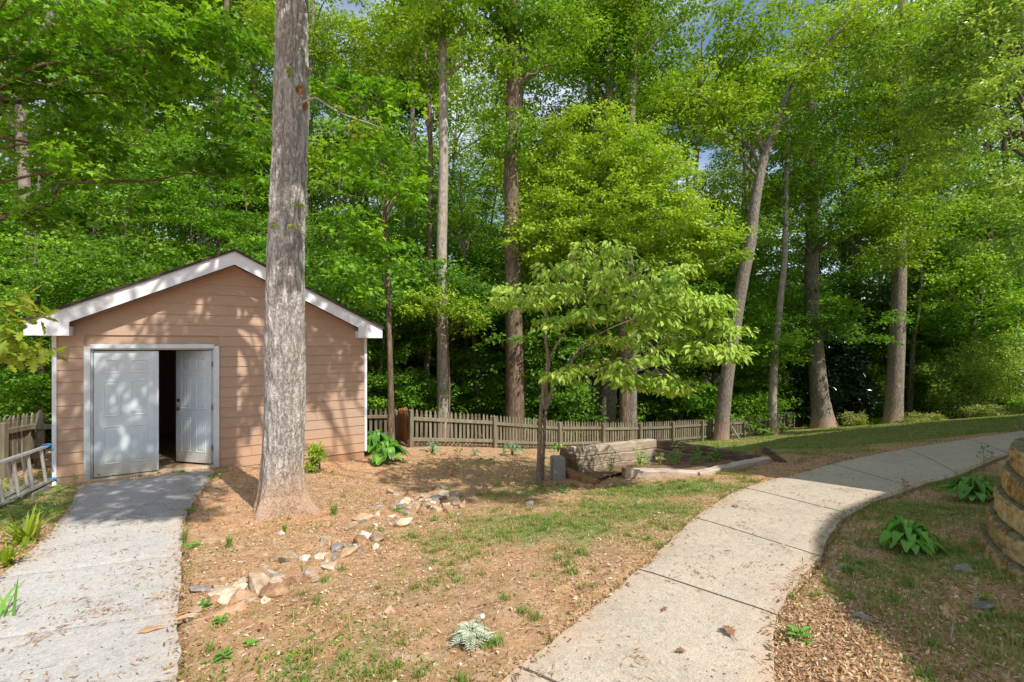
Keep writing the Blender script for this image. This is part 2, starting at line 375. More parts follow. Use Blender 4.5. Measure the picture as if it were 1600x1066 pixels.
def plainmat(name, c0, c1, s=6, rough=.6, spec=.3, bs=.2, dist=.003, metal=0, dirt=None, dz=.5):
    m, t, b = newmat(name, rough, spec); v = coords(t); n = noise(t, v, s, 6, .65)
    c = ramp(t, n, [(.3, c0), (.7, c1)])
    if dirt:
        tc = t.nodes.new('ShaderNodeTexCoord'); sx = t.nodes.new('ShaderNodeSeparateXYZ'); t.links.new(tc.outputs['Object'], sx.inputs[0])
        f = ramp(t, mth(t, 'ADD', sx.outputs['Z'], mth(t, 'MULTIPLY', mth(t, 'SUBTRACT', noise(t, v, 9, 5), .5), .5)), [(0, (1, 1, 1)), (dz, (0, 0, 0))])
        c = mix(t, c, dirt, mth(t, 'MULTIPLY', f, .8))
    b.inputs['Metallic'].default_value = metal
    t.links.new(c, b.inputs['Base Color']); bump(t, b, noise(t, v, s * 8, 4), bs, dist); return m
def sidingmat():
    m, t, b = newmat('siding_paint', .7, .25)
    n = noise(t, coords(t, (1, 1, 14)), 6, 6, .65); n4 = noise(t, coords(t), 1.2, 4)
    f = mth(t, 'ADD', n, mth(t, 'MULTIPLY', mth(t, 'SUBTRACT', attr(t), .5), .35))
    c = ramp(t, f, [(.25, (.42, .285, .20)), (.5, (.48, .335, .24)), (.75, (.54, .39, .29))])
    c = mix(t, c, (.85, .8, .78), mth(t, 'MULTIPLY', n4, .4), 'MULTIPLY')
    tc = t.nodes.new('ShaderNodeTexCoord'); sx = t.nodes.new('ShaderNodeSeparateXYZ'); t.links.new(tc.outputs['Object'], sx.inputs[0])
    fz = ramp(t, mth(t, 'ADD', sx.outputs['Z'], mth(t, 'MULTIPLY', n4, -.3)), [(-.15, (1, 1, 1)), (.35, (0, 0, 0))])
    c = mix(t, c, (.52, .30, .17), mth(t, 'MULTIPLY', fz, .5))
    t.links.new(c, b.inputs['Base Color']); bump(t, b, n, .5, .004); return m
M['siding'] = sidingmat()
M['white'] = plainmat('white_paint', (.66, .68, .70), (.80, .81, .82), 5, .5)
M['door'] = plainmat('door_paint', (.56, .64, .68), (.68, .75, .78), 3, .4, .4, dirt=(.50, .42, .30), dz=.42)
M['frame_paint'] = plainmat('frame_paint', (.6, .64, .66), (.74, .77, .78), 6, .5, dirt=(.42, .36, .28), dz=.35)
M['sill'] = plainmat('sill_wood', (.38, .30, .2), (.55, .46, .34), 9, .8)
M['shingle'] = plainmat('shingle', (.03, .025, .022), (.10, .085, .075), 30, .95, .1, 1, .01)
M['found'] = plainmat('foundation_clay', (.38, .21, .12), (.5, .3, .18), 5, .95, .1, .6, .01)
M['inside'] = plainmat('raw_stud_wood', (.30, .19, .115), (.48, .32, .2), 8, .9)
M['brass'] = plainmat('tarnished_brass', (.10, .075, .045), (.28, .22, .14), 20, .35, .5, metal=.9)
M['alu'] = plainmat('weathered_aluminium', (.42, .41, .39), (.62, .60, .57), 12, .45, .4, .2, .002, metal=.55)
M['blue'] = plainmat('blue_rope', (.02, .16, .45), (.05, .30, .65), 40, .6)
M['cinder'] = plainmat('cinder_block', (.24, .225, .20), (.38, .36, .33), 30, .95, .1, .8, .006)
M['red'] = plainmat('red_plastic', (.7, .06, .02), (.85, .12, .04), 9, .4)
M['seed'] = plainmat('seed_fluff', (.7, .68, .62), (.85, .83, .78), 60, 1, .0)
M['house'] = plainmat('house_siding', (.36, .31, .25), (.46, .4, .33), 5, .7)
M['drystem'] = plainmat('dry_stem', (.40, .33, .22), (.58, .5, .38), 20, .9)
M['greenstem'] = plainmat('green_stem', (.10, .2, .05), (.2, .32, .09), 20, .8)
M['brownleaf'] = plainmat('dead_leaf', (.20, .10, .05), (.36, .20, .11), 18, .8, .2, .5, .004)
M['glass'] = plainmat('window_glass', (.02, .025, .03), (.04, .05, .055), 2, .05, .6)
def blockmat():
    m, t, b = newmat('split_face_block', .95, .1); v = coords(t)
    n = noise(t, v, 18, 7, .75); n2_ = noise(t, v, 5, 4)
    f = mth(t, 'ADD', n, mth(t, 'MULTIPLY', mth(t, 'SUBTRACT', attr(t), .5), .25))
    c = ramp(t, f, [(.32, (.22, .12, .045)), (.5, (.56, .37, .15)), (.66, (.74, .56, .31))])
    gm = t.nodes.new('ShaderNodeNewGeometry'); sx = t.nodes.new('ShaderNodeSeparateXYZ'); t.links.new(gm.outputs['Normal'], sx.inputs[0])
    top = ramp(t, mth(t, 'ADD', sx.outputs['Z'], mth(t, 'MULTIPLY', mth(t, 'SUBTRACT', n2_, .5), .8)), [(.3, (0, 0, 0)), (.7, (1, 1, 1))])
    c = mix(t, c, ramp(t, n, [(.3, (.10, .09, .05)), (.6, (.27, .24, .15)), (.8, (.42, .38, .27))]), top)
    t.links.new(c, b.inputs['Base Color']); bump(t, b, n, 1, .025); return m
M['block'] = blockmat()
def rockmat(name, c0, c1, c2):
    m, t, b = newmat(name, .9, .2); v = coords(t); n = noise(t, v, 9, 7, .7); n2_ = noise(t, v, 40, 4)
    oi = t.nodes.new('ShaderNodeObjectInfo')
    f = mth(t, 'ADD', n, mth(t, 'MULTIPLY', mth(t, 'SUBTRACT', oi.outputs['Random'], .5), .3))
    c = ramp(t, f, [(.3, c0), (.5, c1), (.68, c2)]); t.links.new(c, b.inputs['Base Color'])
    bump(t, b, mth(t, 'ADD', n, mth(t, 'MULTIPLY', n2_, .4)), .8, .03); return m
M['rock_tan'] = rockmat('tan_rock', (.28, .19, .115), (.50, .38, .26), (.68, .57, .43))
M['rock_grey'] = rockmat('grey_rock', (.17, .155, .14), (.34, .31, .28), (.52, .48, .42))
M['rock_rust'] = rockmat('rust_rock', (.24, .13, .07), (.45, .28, .165), (.60, .43, .29))
M['rock_white'] = rockmat('white_rock', (.46, .41, .34), (.60, .55, .48), (.74, .70, .63))

# ------------------------------------------------------------------ concrete strips
def W(p): return np.array([p[0], p[1], g(p[0], p[1])])
path_pairs = [((-.95, 1.15), (-.12, .45)), (hit(813, 1048), (.92, 1.66)), (hit(1000, 894), hit(1216, 966)), (hit(1086, 812), hit(1280, 872)),
              (hit(1165, 765), hit(1330, 806)), (hit(1298, 727), hit(1432, 764)), (hit(1415, 703), hit(1500, 744)), (hit(1510, 688), hit(1578, 712)), (hit(1600, 675), hit(1660, 694))]
a8, b8, a7, b7 = [np.array(q[:2]) for q in (path_pairs[8][0], path_pairs[8][1], path_pairs[7][0], path_pairs[7][1])]
path_pairs += [(a8 + (a8 - a7) * 1.2, b8 + (b8 - b7) * 1.2), (a8 + (a8 - a7) * 3.0, b8 + (b8 - b7) * 3.2)]
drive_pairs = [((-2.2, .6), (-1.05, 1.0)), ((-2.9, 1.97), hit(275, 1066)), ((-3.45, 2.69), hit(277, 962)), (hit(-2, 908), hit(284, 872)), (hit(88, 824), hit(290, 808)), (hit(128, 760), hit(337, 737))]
def strip(name, pairs, mat, label_kind, redside):
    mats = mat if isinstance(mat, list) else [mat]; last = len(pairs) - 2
    L = np.array([p[0][:2] for p in pairs], float); Rr = np.array([p[1][:2] for p in pairs], float)
    per = 14; n = (len(pairs) - 1) * per + 1
    Ls = smooth_path(L, n); Rs = smooth_path(Rr, n); jit = (n2(np.arange(n), np.arange(n) * 0, .5, 3, redside) - .5)[:, None] * .05
    dr = Ls - Rs; dr /= np.linalg.norm(dr, axis=1)[:, None]; Ls = Ls + dr * jit; Rs = Rs - dr * jit[::-1]
    mb = MB(); cr = 9
    for k in range(len(pairs) - 1):
        i0, i1 = k * per, (k + 1) * per
        idx = np.linspace(i0, i1, per + 1); rows = []
        for q, ii in enumerate(idx):
            f = ii
            if q == 0: f = ii + .10
            if q == per: f = ii - .10
            a = int(min(math.floor(f), n - 2)); fr = f - a
            l = Ls[a] * (1 - fr) + Ls[a + 1] * fr; r = Rs[a] * (1 - fr) + Rs[a + 1] * fr
            s = np.linspace(0, 1, cr); rows.append(l[None] * (1 - s[:, None]) + r[None] * s[:, None])
        G = np.array(rows); z = g(G[..., 0], G[..., 1]) + .03; z[0] -= .006; z[-1] -= .006; z[:, 0] -= .006; z[:, -1] -= .006
        s = np.linspace(0, 1, cr)[None]; ed = np.maximum(0, 1 - np.minimum(s, 1 - s) / .16) * np.ones((per + 1, 1))
        tint = np.clip(ed * .55 * (n2(G[..., 0], G[..., 1], 2.2, 3, 5) * 2 - .35), 0, 1)
        top = np.concatenate([G, z[..., None]], -1); m_, c_ = G.shape[:2]
        i = np.arange(m_ - 1)[:, None] * c_; j = np.arange(c_ - 1)[None]
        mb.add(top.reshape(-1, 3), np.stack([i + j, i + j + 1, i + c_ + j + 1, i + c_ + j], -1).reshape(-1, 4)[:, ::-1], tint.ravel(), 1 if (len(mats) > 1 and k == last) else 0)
        rim = np.concatenate([top[0], top[1:, -1], top[-1, ::-1][1:], top[::-1, 0][1:]]); low = rim - np.array([0, 0, .12]); q = len(rim)
        a = np.arange(q - 1); mb.add(np.concatenate([rim, low]), np.stack([a, a + 1, a + 1 + q, a + q], -1), .35)
    o = mb.build(name, mats); tag(o, kind='structure')
    return np.concatenate([Ls, Rs[::-1]])
PATH = strip('concrete_path', path_pairs, M['path'], 'structure', 1)
DRIVE = strip('concrete_driveway', drive_pairs, [M['drive'], concmat('dark_drive_concrete', (.36, .36, .365), (.38, .34, .29), (.36, .27, .2))], 'structure', 2)  # last slab, at the shed door, takes a darker concrete tone

# ------------------------------------------------------------------ shed position
SU = np.array([.8384, .545]); SU /= np.linalg.norm(SU); SN = np.array([SU[1], -SU[0]]); SO = np.array([-6.82, 6.89]); SWID = 4.56; SDEP = 4.2
SHED_ANG = math.atan2(SU[1], SU[0]); SHZ = -.44
def shw(u, v, z): return np.array([*(SO + SU * u - SN * v), z])
SHEDPOLY = [shw(-.05, -.05, 0)[:2], shw(SWID + .05, -.05, 0)[:2], shw(SWID, SDEP, 0)[:2], shw(0, SDEP, 0)[:2]]

# ------------------------------------------------------------------ ground sheet
def axis(lo, hi, step, far0, far1):
    mid = np.arange(lo, hi, step); a = [hi]; s = step
    while a[-1] < far1: s *= 1.13; a.append(a[-1] + s)
    b = [lo - step]; s = step
    while b[-1] > far0: s *= 1.13; b.append(b[-1] - s)
    return np.concatenate([b[::-1], mid, a])
gx = axis(-6.5, 7.5, .042, -400, 400); gy = axis(1.4, 9.5, .042, -300, 600)
GX, GY = np.meshgrid(gx, gy); gz = g(GX, GY)
BED = [(.85, 7.45), (2.79, 9.1), (4.4, 8.05), (2.9, 7.25), (1.75, 7.25)]
near = np.exp(-np.maximum(0, np.hypot(GX, GY - 4) - 7) / 5)
inP = inpoly(GX, GY, PATH) | inpoly(GX, GY, DRIVE)
# lawn, clay and woodland masks
def blob(x, y, px, py, rx, ry, a): 
    c = hit(px, py); return a * np.exp(-(((x - c[0]) / rx) ** 2 + ((y - c[1]) / ry) ** 2))
def grassmask(x, y):
    m = np.zeros(np.shape(x))
    for b in [(880, 820, 1.7, .9, .72), (980, 800, 1.2, .8, .75), (1050, 765, 1.4, .7, .85), (830, 770, .9, .5, .55), (1150, 745, 1.0, .6, .6), (720, 845, .8, .5, .45), (580, 1000, .35, .3, .55), (500, 1040, .35, .3, .45),
              (1440, 800, .9, .8, .8), (1500, 880, .6, .5, .6), (1540, 760, .8, .7, .9), (1400, 960, .5, .4, .4), (1560, 1000, .5, .5, .5), (1340, 880, .3, .4, .35),
              (640, 800, .4, .3, .25), (470, 830, .4, .2, .3), (300, 850, .2, .5, .35), (780, 720, 1.6, .9, .35), (20, 800, 1.0, .9, .8), (40, 770, .9, .9, .8)]:
        m = np.maximum(m, blob(x, y, *b))
    lawn = 1 / (1 + np.exp(-(y - (9.0 + (x - 5) * .17)) * 2.2)) * (1 / (1 + np.exp(-(x - 3.8) * 2.0)))
    return np.maximum(m, lawn * .80)
def woodmask(x, y):
    fy = np.interp(x, [-9, -3.0, -2.2, -.5, 1.4, 7.6, 14, 18, 22, 30], [8.2, 11.5, 11, 12.6, 14.6, 19, 27, 24, 22.5, 21])
    return np.clip((y - fy) * .8 + .2, 0, 1)
def claymask(x, y):
    m = np.zeros(np.shape(x))
    for b in [(1180, 745, .6, .5, .9), (1260, 737, .7, .35, 1.0), (500, 725, 1.2, .5, .6), (420, 815, 1.2, .6, .5), (1130, 690, 1.0, .6, .9), (1290, 668, 1.4, 1.0, .5), (350, 780, .4, .6, .5), (560, 735, 1.2, .5, .5)]:
        m = np.maximum(m, blob(x, y, *b))
    return m
GM = grassmask(GX, GY); WM = woodmask(GX, GY); CM = claymask(GX, GY)
det = (n2(GX, GY, 1.6, 3) - .5) * .05 + (n2(GX, GY, 9, 4, 1) - .5) * .045 + (n2(GX, GY, 28, 2, 2) - .5) * .012
fardet = (n2(GX, GY, .25, 4, 3) - .5) * 1.2 * np.clip((GY - 24) / 20, 0, 1)
edge = inP.copy(); edge[1:] |= inP[:-1]; edge[:-1] |= inP[1:]; edge[:, 1:] |= inP[:, :-1]; edge[:, :-1] |= inP[:, 1:]
pad = inpoly(GX, GY, SHEDPOLY)
GZ = gz + np.where(edge, -.05, det * near + .008 * GM * near) + fardet - np.where(pad, .1, 0)
far_hill = np.clip((np.hypot(GX, GY) - 75) / 200, 0, 1) * 12; GZ += far_hill
mb = MB(); ny, nx = GX.shape; i = np.arange(ny - 1)[:, None] * nx; j = np.arange(nx - 1)[None]
mb.add(np.stack([GX, GY, GZ], -1).reshape(-1, 3), np.stack([i + j, i + j + 1, i + nx + j + 1, i + nx + j], -1).reshape(-1, 4), GM.ravel())
go = mb.build('ground', M['ground'], smooth=True); tag(go, kind='structure')
for nm, arr in (('wood', WM), ('clay', CM)):
    at = go.data.attributes.new(nm, 'FLOAT', 'POINT'); at.data.foreach_set('value', arr.ravel().astype(np.float32))

# ------------------------------------------------------------------ leaves
TEMPL = {
    'quad': (np.array([[0, 0, 0], [.45, .30, .06], [1, 0, -.08], [.45, -.30, .06]]), np.array([[0, 3, 2, 1]])),
    'ovate': (np.array([[0, 0, 0], [.28, .24, .05], [.65, .20, .03], [1, 0, -.12], [.65, -.20, .03], [.28, -.24, .05]]), np.array([[0, 3, 2, 1], [0, 5, 4, 3]])),
    'maple': (np.array([[.32, 0, -.03], [0, 0, 0], [.0, .33, .04], [.27, .19, .02], [.42, .52, .05], [.55, .18, .01], [1, 0, -.1],
                        [.55, -.18, .01], [.42, -.52, .05], [.27, -.19, .02], [.0, -.33, .04]]),
              np.array([[0, k + 1, k] for k in range(1, 10)] + [[0, 1, 10]])),
    'oak': (np.array([[.5, 0, -.03], [0, 0, 0], [.18, .10, .02], [.28, .28, .03], [.42, .14, .01], [.6, .36, .03], [.7, .15, .01], [.86, .22, .0], [1.05, 0, -.08],
                      [.86, -.22, 0], [.7, -.15, .01], [.6, -.36, .03], [.42, -.14, .01], [.28, -.28, .03], [.18, -.10, .02]]),
            np.array([[0, k + 1, k] for k in range(1, 14)] + [[0, 1, 14]])),
    'lance': (np.array([[0, 0, 0], [.35, .11, .03], [1, 0, -.1], [.35, -.11, .03]]), np.array([[0, 3, 2, 1]])),
}
def nrm(v): return v / (np.linalg.norm(v, axis=-1, keepdims=True) + 1e-9)
def leaves(mb, pos, axis, up, size, kind, tint, mi=0):
    tv, tf = TEMPL[kind]; n = len(pos)
    a = nrm(axis); b = nrm(np.cross(up, a)); c = np.cross(a, b)
    size = np.broadcast_to(size, (n,))[:, None, None]
    V = pos[:, None] + size * (tv[None, :, 0:1] * a[:, None] + tv[None, :, 1:2] * b[:, None] + tv[None, :, 2:3] * c[:, None])
    k = len(tv); Fc = (np.arange(n)[:, None, None] * k + tf[None]).reshape(-1, tf.shape[1])
    mb.add(V.reshape(-1, 3), Fc, np.repeat(tint, k), mi)
def sprays(mb, rng, C, Rad, n, size, kind='quad', flat=.16, droop=.25, hang=.3, jitter=.55, tint0=.5, tvar=.5, up_t=0.0, mi=0):
    """flattened sprays of leaves: C (M,3) centres, Rad (M,), n leaves each"""
    C = np.asarray(C, float).reshape(-1, 3); Mn = len(C); Rad = np.broadcast_to(np.asarray(Rad, float), (Mn,))
    ang = rng.uniform(0, 2 * np.pi, (Mn, n)); rho = np.sqrt(rng.uniform(0, 1, (Mn, n)))
    lob = .72 + .28 * np.sin(ang * rng.randint(3, 6, (Mn, 1)) + rng.uniform(0, 6, (Mn, 1)))
    rho = rho * lob; d = np.stack([np.cos(ang), np.sin(ang), np.zeros_like(ang)], -1)
    off = d * rho[..., None]; tl = rng.normal(0, .18, (Mn, 1, 2))
    off[..., 2] = (off[..., :2] * tl).sum(-1) + rng.normal(0, 1, (Mn, n)) * flat - droop * rho ** 2
    pos = C[:, None] + off * Rad[:, None, None]
    ax = d + rng.normal(0, .5, (Mn, n, 3)); ax[..., 2] -= hang
    up = np.zeros((Mn, n, 3)); up[..., 2] = 1; up = up + rng.normal(0, jitter, (Mn, n, 3)) + d * .3 + np.array([SUN_H[0], SUN_H[1], 0]) * up_t
    st = rng.normal(0, 1, (Mn, 1)) * tvar * .28
    t = np.clip(tint0 + st + rng.normal(0, .5 * tvar * .5, (Mn, n)) + (off[..., 2] * .25), 0, 1)
    leaves(mb, pos.reshape(-1, 3), ax.reshape(-1, 3), up.reshape(-1, 3), (size * rng.uniform(.65, 1.2, (Mn, n))).ravel(), kind, t.ravel(), mi)
def in_ell(rng, c, r, n, shell=.55):
    v = nrm(rng.normal(0, 1, (n, 3))); q = rng.uniform(0, 1, n) ** shell
    return np.asarray(c) + v * q[:, None] * np.asarray(r)
def limb(mb, rng, a, b, r0, r1=.008, n=7, sag=.12, sides=5):
    a = np.asarray(a, float); b = np.asarray(b, float); L = np.linalg.norm(b - a); t = np.linspace(0, 1, n)[:, None]
    P = a + (b - a) * t + np.array([0, 0, 1]) * (np.sin(t * np.pi) * sag * L) + rng.normal(0, .025 * L, (n, 3)) * np.sin(t * np.pi)
    tube(mb, P, np.linspace(r0, r1, n), sides)
    return P
def trunk_tube(mb, P, r0, r1, sides=14, n=60, flare=.6, flh=.5, rough=.06, seed=0, lobes=5):
    P = smooth_path(P, n); z = P[:, 2] - P[0, 2]; s = np.linspace(0, 1, n)
    rad = r0 + (r1 - r0) * s; fl = np.exp(-np.maximum(z, 0) / flh * 2.2) * flare
    rad = rad * (1 + fl)
    def disp(PP, a):
        q = np.stack([np.cos(a)[None] * 2.2 + 0 * z[:, None], np.sin(a)[None] * 2.2 + 0 * z[:, None], z[:, None] * 1.3 + 0 * a[None]], -1).reshape(-1, 3)
        nz = (fbm(q + seed * 9.1, 3).reshape(n, len(a)) - .5) * 2 * rough
        root = np.exp(-np.maximum(z, 0) / flh * 3)[:, None] * .28 * np.cos(a * lobes + seed)[None] * (flare > .2)
        return rad[:, None] * (nz + root)
    tube(mb, P, rad, sides, disp=disp)
    return P
def ell_px(px, py, rpx, rpy, Z, rd=None):
    c = pd(px, py, Z); k = Z / F; return c, (rpx * k, (rd if rd else max(rpx, rpy) * .8) * (1 if rd else k), rpy * k)
def tree(name, label, base, pts, r0, r1, ells, leaf, bark, cat='tree', group=None, lsize=.14, kind='quad', per=70, srad=.7, dens=1.0, seed=1,
         shell=.5, tint0=.5, tvar=.55, flare=.5, flh=.6, sides=12, limbs=14, hang=.3, flat=.16, droop=.25, rough=.05, extra=None, jitter=.5, limb_from=.45):
    """one tree: an Empty at the base > trunk (with limbs), crown"""
    rng = np.random.RandomState(seed); root = thing(name, label, cat, base, 0, group); base = np.asarray(base, float)
    tm = MB(); P = trunk_tube(tm, np.asarray(pts, float), r0, r1, sides, 48, flare, flh, rough, seed)
    cs = []
    for (c, r) in ells:
        vol = r[0] * r[2]; k = max(3, int(dens * 9.0 * vol / (srad * srad) * .55)); q = in_ell(rng, c, r, k, shell)
        q = q[vnoise(q * .9 / max(srad, .3) + seed * 5.3) > .27]; cs.append(q)
    C = np.concatenate(cs)
    C = C[C[:, 2] > g(C[:, 0], C[:, 1]) + .25]
    cm = MB(); sprays(cm, rng, C, srad * rng.uniform(.6, 1.25, len(C)), per, lsize, kind, flat, droop, hang, jitter, tint0, tvar)
    if limbs:
        order = rng.permutation(len(C))[:limbs]
        for k in order:
            b = C[k]; zz = P[:, 2]; lo = P[0, 2] + (P[-1, 2] - P[0, 2]) * limb_from
            tz = np.clip(b[2] - np.linalg.norm((b - P[np.argmin(abs(zz - b[2]))])[:2]) * .55, lo, P[-1, 2]); a = np.argmin(abs(zz - tz))
            f = a / (len(P) - 1); limb(tm, rng, P[a], b, max(.012, (r0 + (r1 - r0) * f) * .38), .008, 8)
    if extra: extra(tm, cm, rng)
    tm.build('trunk', bark, root, smooth=True, loc=base); cm.build('crown', leaf, root, loc=base)
    return root
def px_path(Z, L): return [pd(x, y, Z) for x, y in L]

# ================================================================== THE BIG OAK
OB = hit(442, 797); OZ = OB[1]
def oak():
    rng = np.random.RandomState(21)
    root = thing('oak_tree', 'large grey rough-barked tree trunk with clay-stained base standing in front of the shed', 'tree', OB)
    tm = MB(); n = 420; sides = 144
    ctr = [(442, 815), (441, 760), (445, 640), (446, 520), (447, 400), (452, 250), (455, 120), (458, 0), (462, -200), (470, -520), (476, -900)]
    P = smooth_path(np.array([pd(x, y, OZ) for x, y in ctr]), n); z = P[:, 2] - OB[2]
    wpx = np.interp(z, [-.1, .05, .25, .6, 1.2, 2.0, 3.4, 4.6, 6.5, 10, 13], [92, 80, 68, 62, 59, 57, 53, 50.5, 46, 36, 22])
    rad = wpx * OZ / F / 2
    a = np.linspace(0, 2 * np.pi, sides, endpoint=False)
    ca, sa = np.cos(a)[None], np.sin(a)[None]; zz = z[:, None]
    wob = .05 * np.sin(zz * 5)
    q = np.stack([ca * rad[:, None] * 21 + wob, sa * rad[:, None] * 21 + wob, zz * 3.4 + 0 * a[None]], -1).reshape(-1, 3)
    b1 = fbm(q, 3).reshape(n, sides); ridge = 1 - np.abs(b1 - .5) * 4; ridge = np.clip(ridge, -1, 1)
    big = fbm(np.stack([ca + 0 * zz, sa + 0 * zz, zz * .8 + 0 * ca], -1).reshape(-1, 3) * 1.4 + 4, 3).reshape(n, sides) - .5
    roots = np.exp(-np.maximum(zz, 0) / .22) * (.10 * np.cos(a * 4 + .6) + .05 * np.cos(a * 7 + 2))[None]
    rr = rad[:, None] * (1 + big * .14) + roots - np.maximum(0, ridge) * .018 + .004
    # branch collar and knots on the camera side
    def knot(ang, zc, s, h): 
        d = ((np.angle(np.exp(1j * (a - ang)))[None] * rad[:, None]) / s) ** 2 + ((zz - zc) / (s * 1.4)) ** 2
        return h * np.exp(-d) - h * 1.1 * np.exp(-d * 6)
    zk = pd(462, 150, OZ)[2] - OB[2]; zk2 = pd(475, 22, OZ)[2] - OB[2]
    T = np.gradient(P, axis=0); T /= np.linalg.norm(T, axis=1)[:, None]; S = np.cross(np.array([1., 0, 0]), T); S /= np.linalg.norm(S, axis=1)[:, None]; U = np.cross(T, S)
    camdir = nrm(np.array([[-OB[0], -OB[1], 0]]))[0]
    ang0 = math.atan2(camdir @ U[100], camdir @ S[100]); sg = 1 if (np.cos(ang0 + .5) * S[100] + np.sin(ang0 + .5) * U[100])[0] > (np.cos(ang0) * S[100] + np.sin(ang0) * U[100])[0] else -1
    rr += knot(ang0 + sg * .45, zk, .09, .07) + knot(ang0 + sg * .7, zk2, .08, .05) + knot(ang0 + sg * .8, zk - .14, .06, .04)
    V = P[:, None] + rr[..., None] * (np.cos(a)[None, :, None] * S[:, None] + np.sin(a)[None, :, None] * U[:, None])
    i = np.arange(n - 1)[:, None] * sides; j = np.arange(sides)[None]; k = (j + 1) % sides
    tm.add(V.reshape(-1, 3), np.stack([i + j, i + k, i + sides + k, i + sides + j], -1).reshape(-1, 4), np.clip(.62 - np.maximum(0, ridge) * .5 + big * .3, 0, 1).ravel())
    km = MB()
    for dz, s, aa in ((0, .055, .45), (-.15, .04, .75)):
        ki = np.argmin(abs(z - (zk + dz))); an = ang0 + sg * aa; d = np.cos(an) * S[ki] + np.sin(an) * U[ki]; c = P[ki] + d * (rad[ki] + .045)
        _, s_, u_ = frame(d); t = np.linspace(0, 2 * np.pi, 14, endpoint=False); jr = 1 + rng.normal(0, .12, 14)
        ring = c + (np.cos(t) * jr)[:, None] * s_ * s + (np.sin(t) * jr)[:, None] * u_ * s * 1.25
        inner = c - d * .025 + (np.cos(t))[:, None] * s_ * s * .5 + np.sin(t)[:, None] * u_ * s * .6
        m_ = 14; j_ = np.arange(m_); km.add(np.concatenate([ring, inner, (c - d * .03)[None]]), np.stack([j_, (j_ + 1) % m_, (j_ + 1) % m_ + m_, j_ + m_], -1))
        km.ch.append((np.zeros((0, 3)), np.stack([j_ + m_, (j_ + 1) % m_ + m_, np.full(m_, 2 * m_)], -1) + km.n - 2 * m_ - 1, np.zeros(0), 0))
    # epicormic twig with young yellow leaves
    cm = MB(); ym = MB()
    tw = smooth_path([pd(470, 162, OZ - .2), pd(492, 153, OZ - .35), pd(512, 165, OZ - .4), pd(540, 180, OZ - .45), pd(575, 192, OZ - .5), pd(598, 200, OZ - .5)], 16)
    tube(tm, tw, np.linspace(.014, .003, 16), 6)
    for (px, py, r) in ((530, 166, .06), (545, 190, .08), (562, 185, .08), (575, 205, .08), (560, 212, .06), (590, 200, .07), (585, 185, .05), (428, 350, .04), (468, 318, .02), (455, 110, .04), (460, 352, .03)):
        c = pd(px, py, OZ - .42); sprays(ym, rng, [c], r, 14, .055, 'oak', .4, .5, .8, .7, .75, .5)
    # high limbs: the leaves that throw the dappled shade on the shed, the drive and the trunk
    targ = []
    for _ in range(92):
        u = rng.uniform(-.2, 3.9); zt = rng.uniform(-.35, 2.4)
        if (u > 2.9 and zt < 1.0) or (1.9 < u < 3.2 and zt > 2.0): continue
        targ.append((shw(u, 0, zt), .25))
    for _ in range(34): targ.append((shw(rng.uniform(2.7, 4.5), 0, rng.uniform(.75, 1.9)), .20))
    for _ in range(74): targ.append((hit(rng.uniform(120, 335), rng.uniform(738, 812)), .27))
    for _ in range(10): targ.append((hit(rng.uniform(-120, 60), rng.uniform(745, 830)), .32))
    for _ in range(10): targ.append((pd(rng.uniform(430, 475), rng.uniform(20, 480), OZ), .15))
    for _ in range(46): targ.append((hit(rng.uniform(600, 830), rng.uniform(715, 788)), .26))
    te = math.tan(SUN_EL); C = []; Rr = []
    for p, r in targ:
        zs = rng.uniform(6.2, 9.4); s = (zs - p[2]) / te; C.append([p[0] + SUN_H[0] * s, p[1] + SUN_H[1] * s, zs]); Rr.append(r * rng.uniform(.7, 1.3))
    C = np.array(C); sprays(cm, rng, C, np.array(Rr), 46, .125, 'oak', .2, .3, .3, .4, .5, .5)
    top = P[-1]
    for _ in range(60):
        c = in_ell(rng, top + np.array([-.6, 1.0, 0]), (2.6, 2.4, 2.2), 1)[0]
        sprays(cm, rng, [c], .5, 40, .12, 'oak', .2, .3, .3, .4, .5, .5)
    for hz, n_l in ((5.9, 9), (6.6, 9), (7.4, 9)):
        ki = np.argmin(abs(P[:, 2] - hz))
        for _ in range(n_l):
            b = C[rng.randint(len(C))]; limb(tm, rng, P[ki], b, .05, .008, 9, .1)
    tm.build('trunk', M['bark_oak'], root, smooth=True, loc=OB); cm.build('crown', M['leaf_maple'], root, loc=OB)
    ym.build('young_leaves', M['leaf_yellow'], root, loc=OB); km.build('knot', M['timber_orange'], root, loc=OB)
oak()

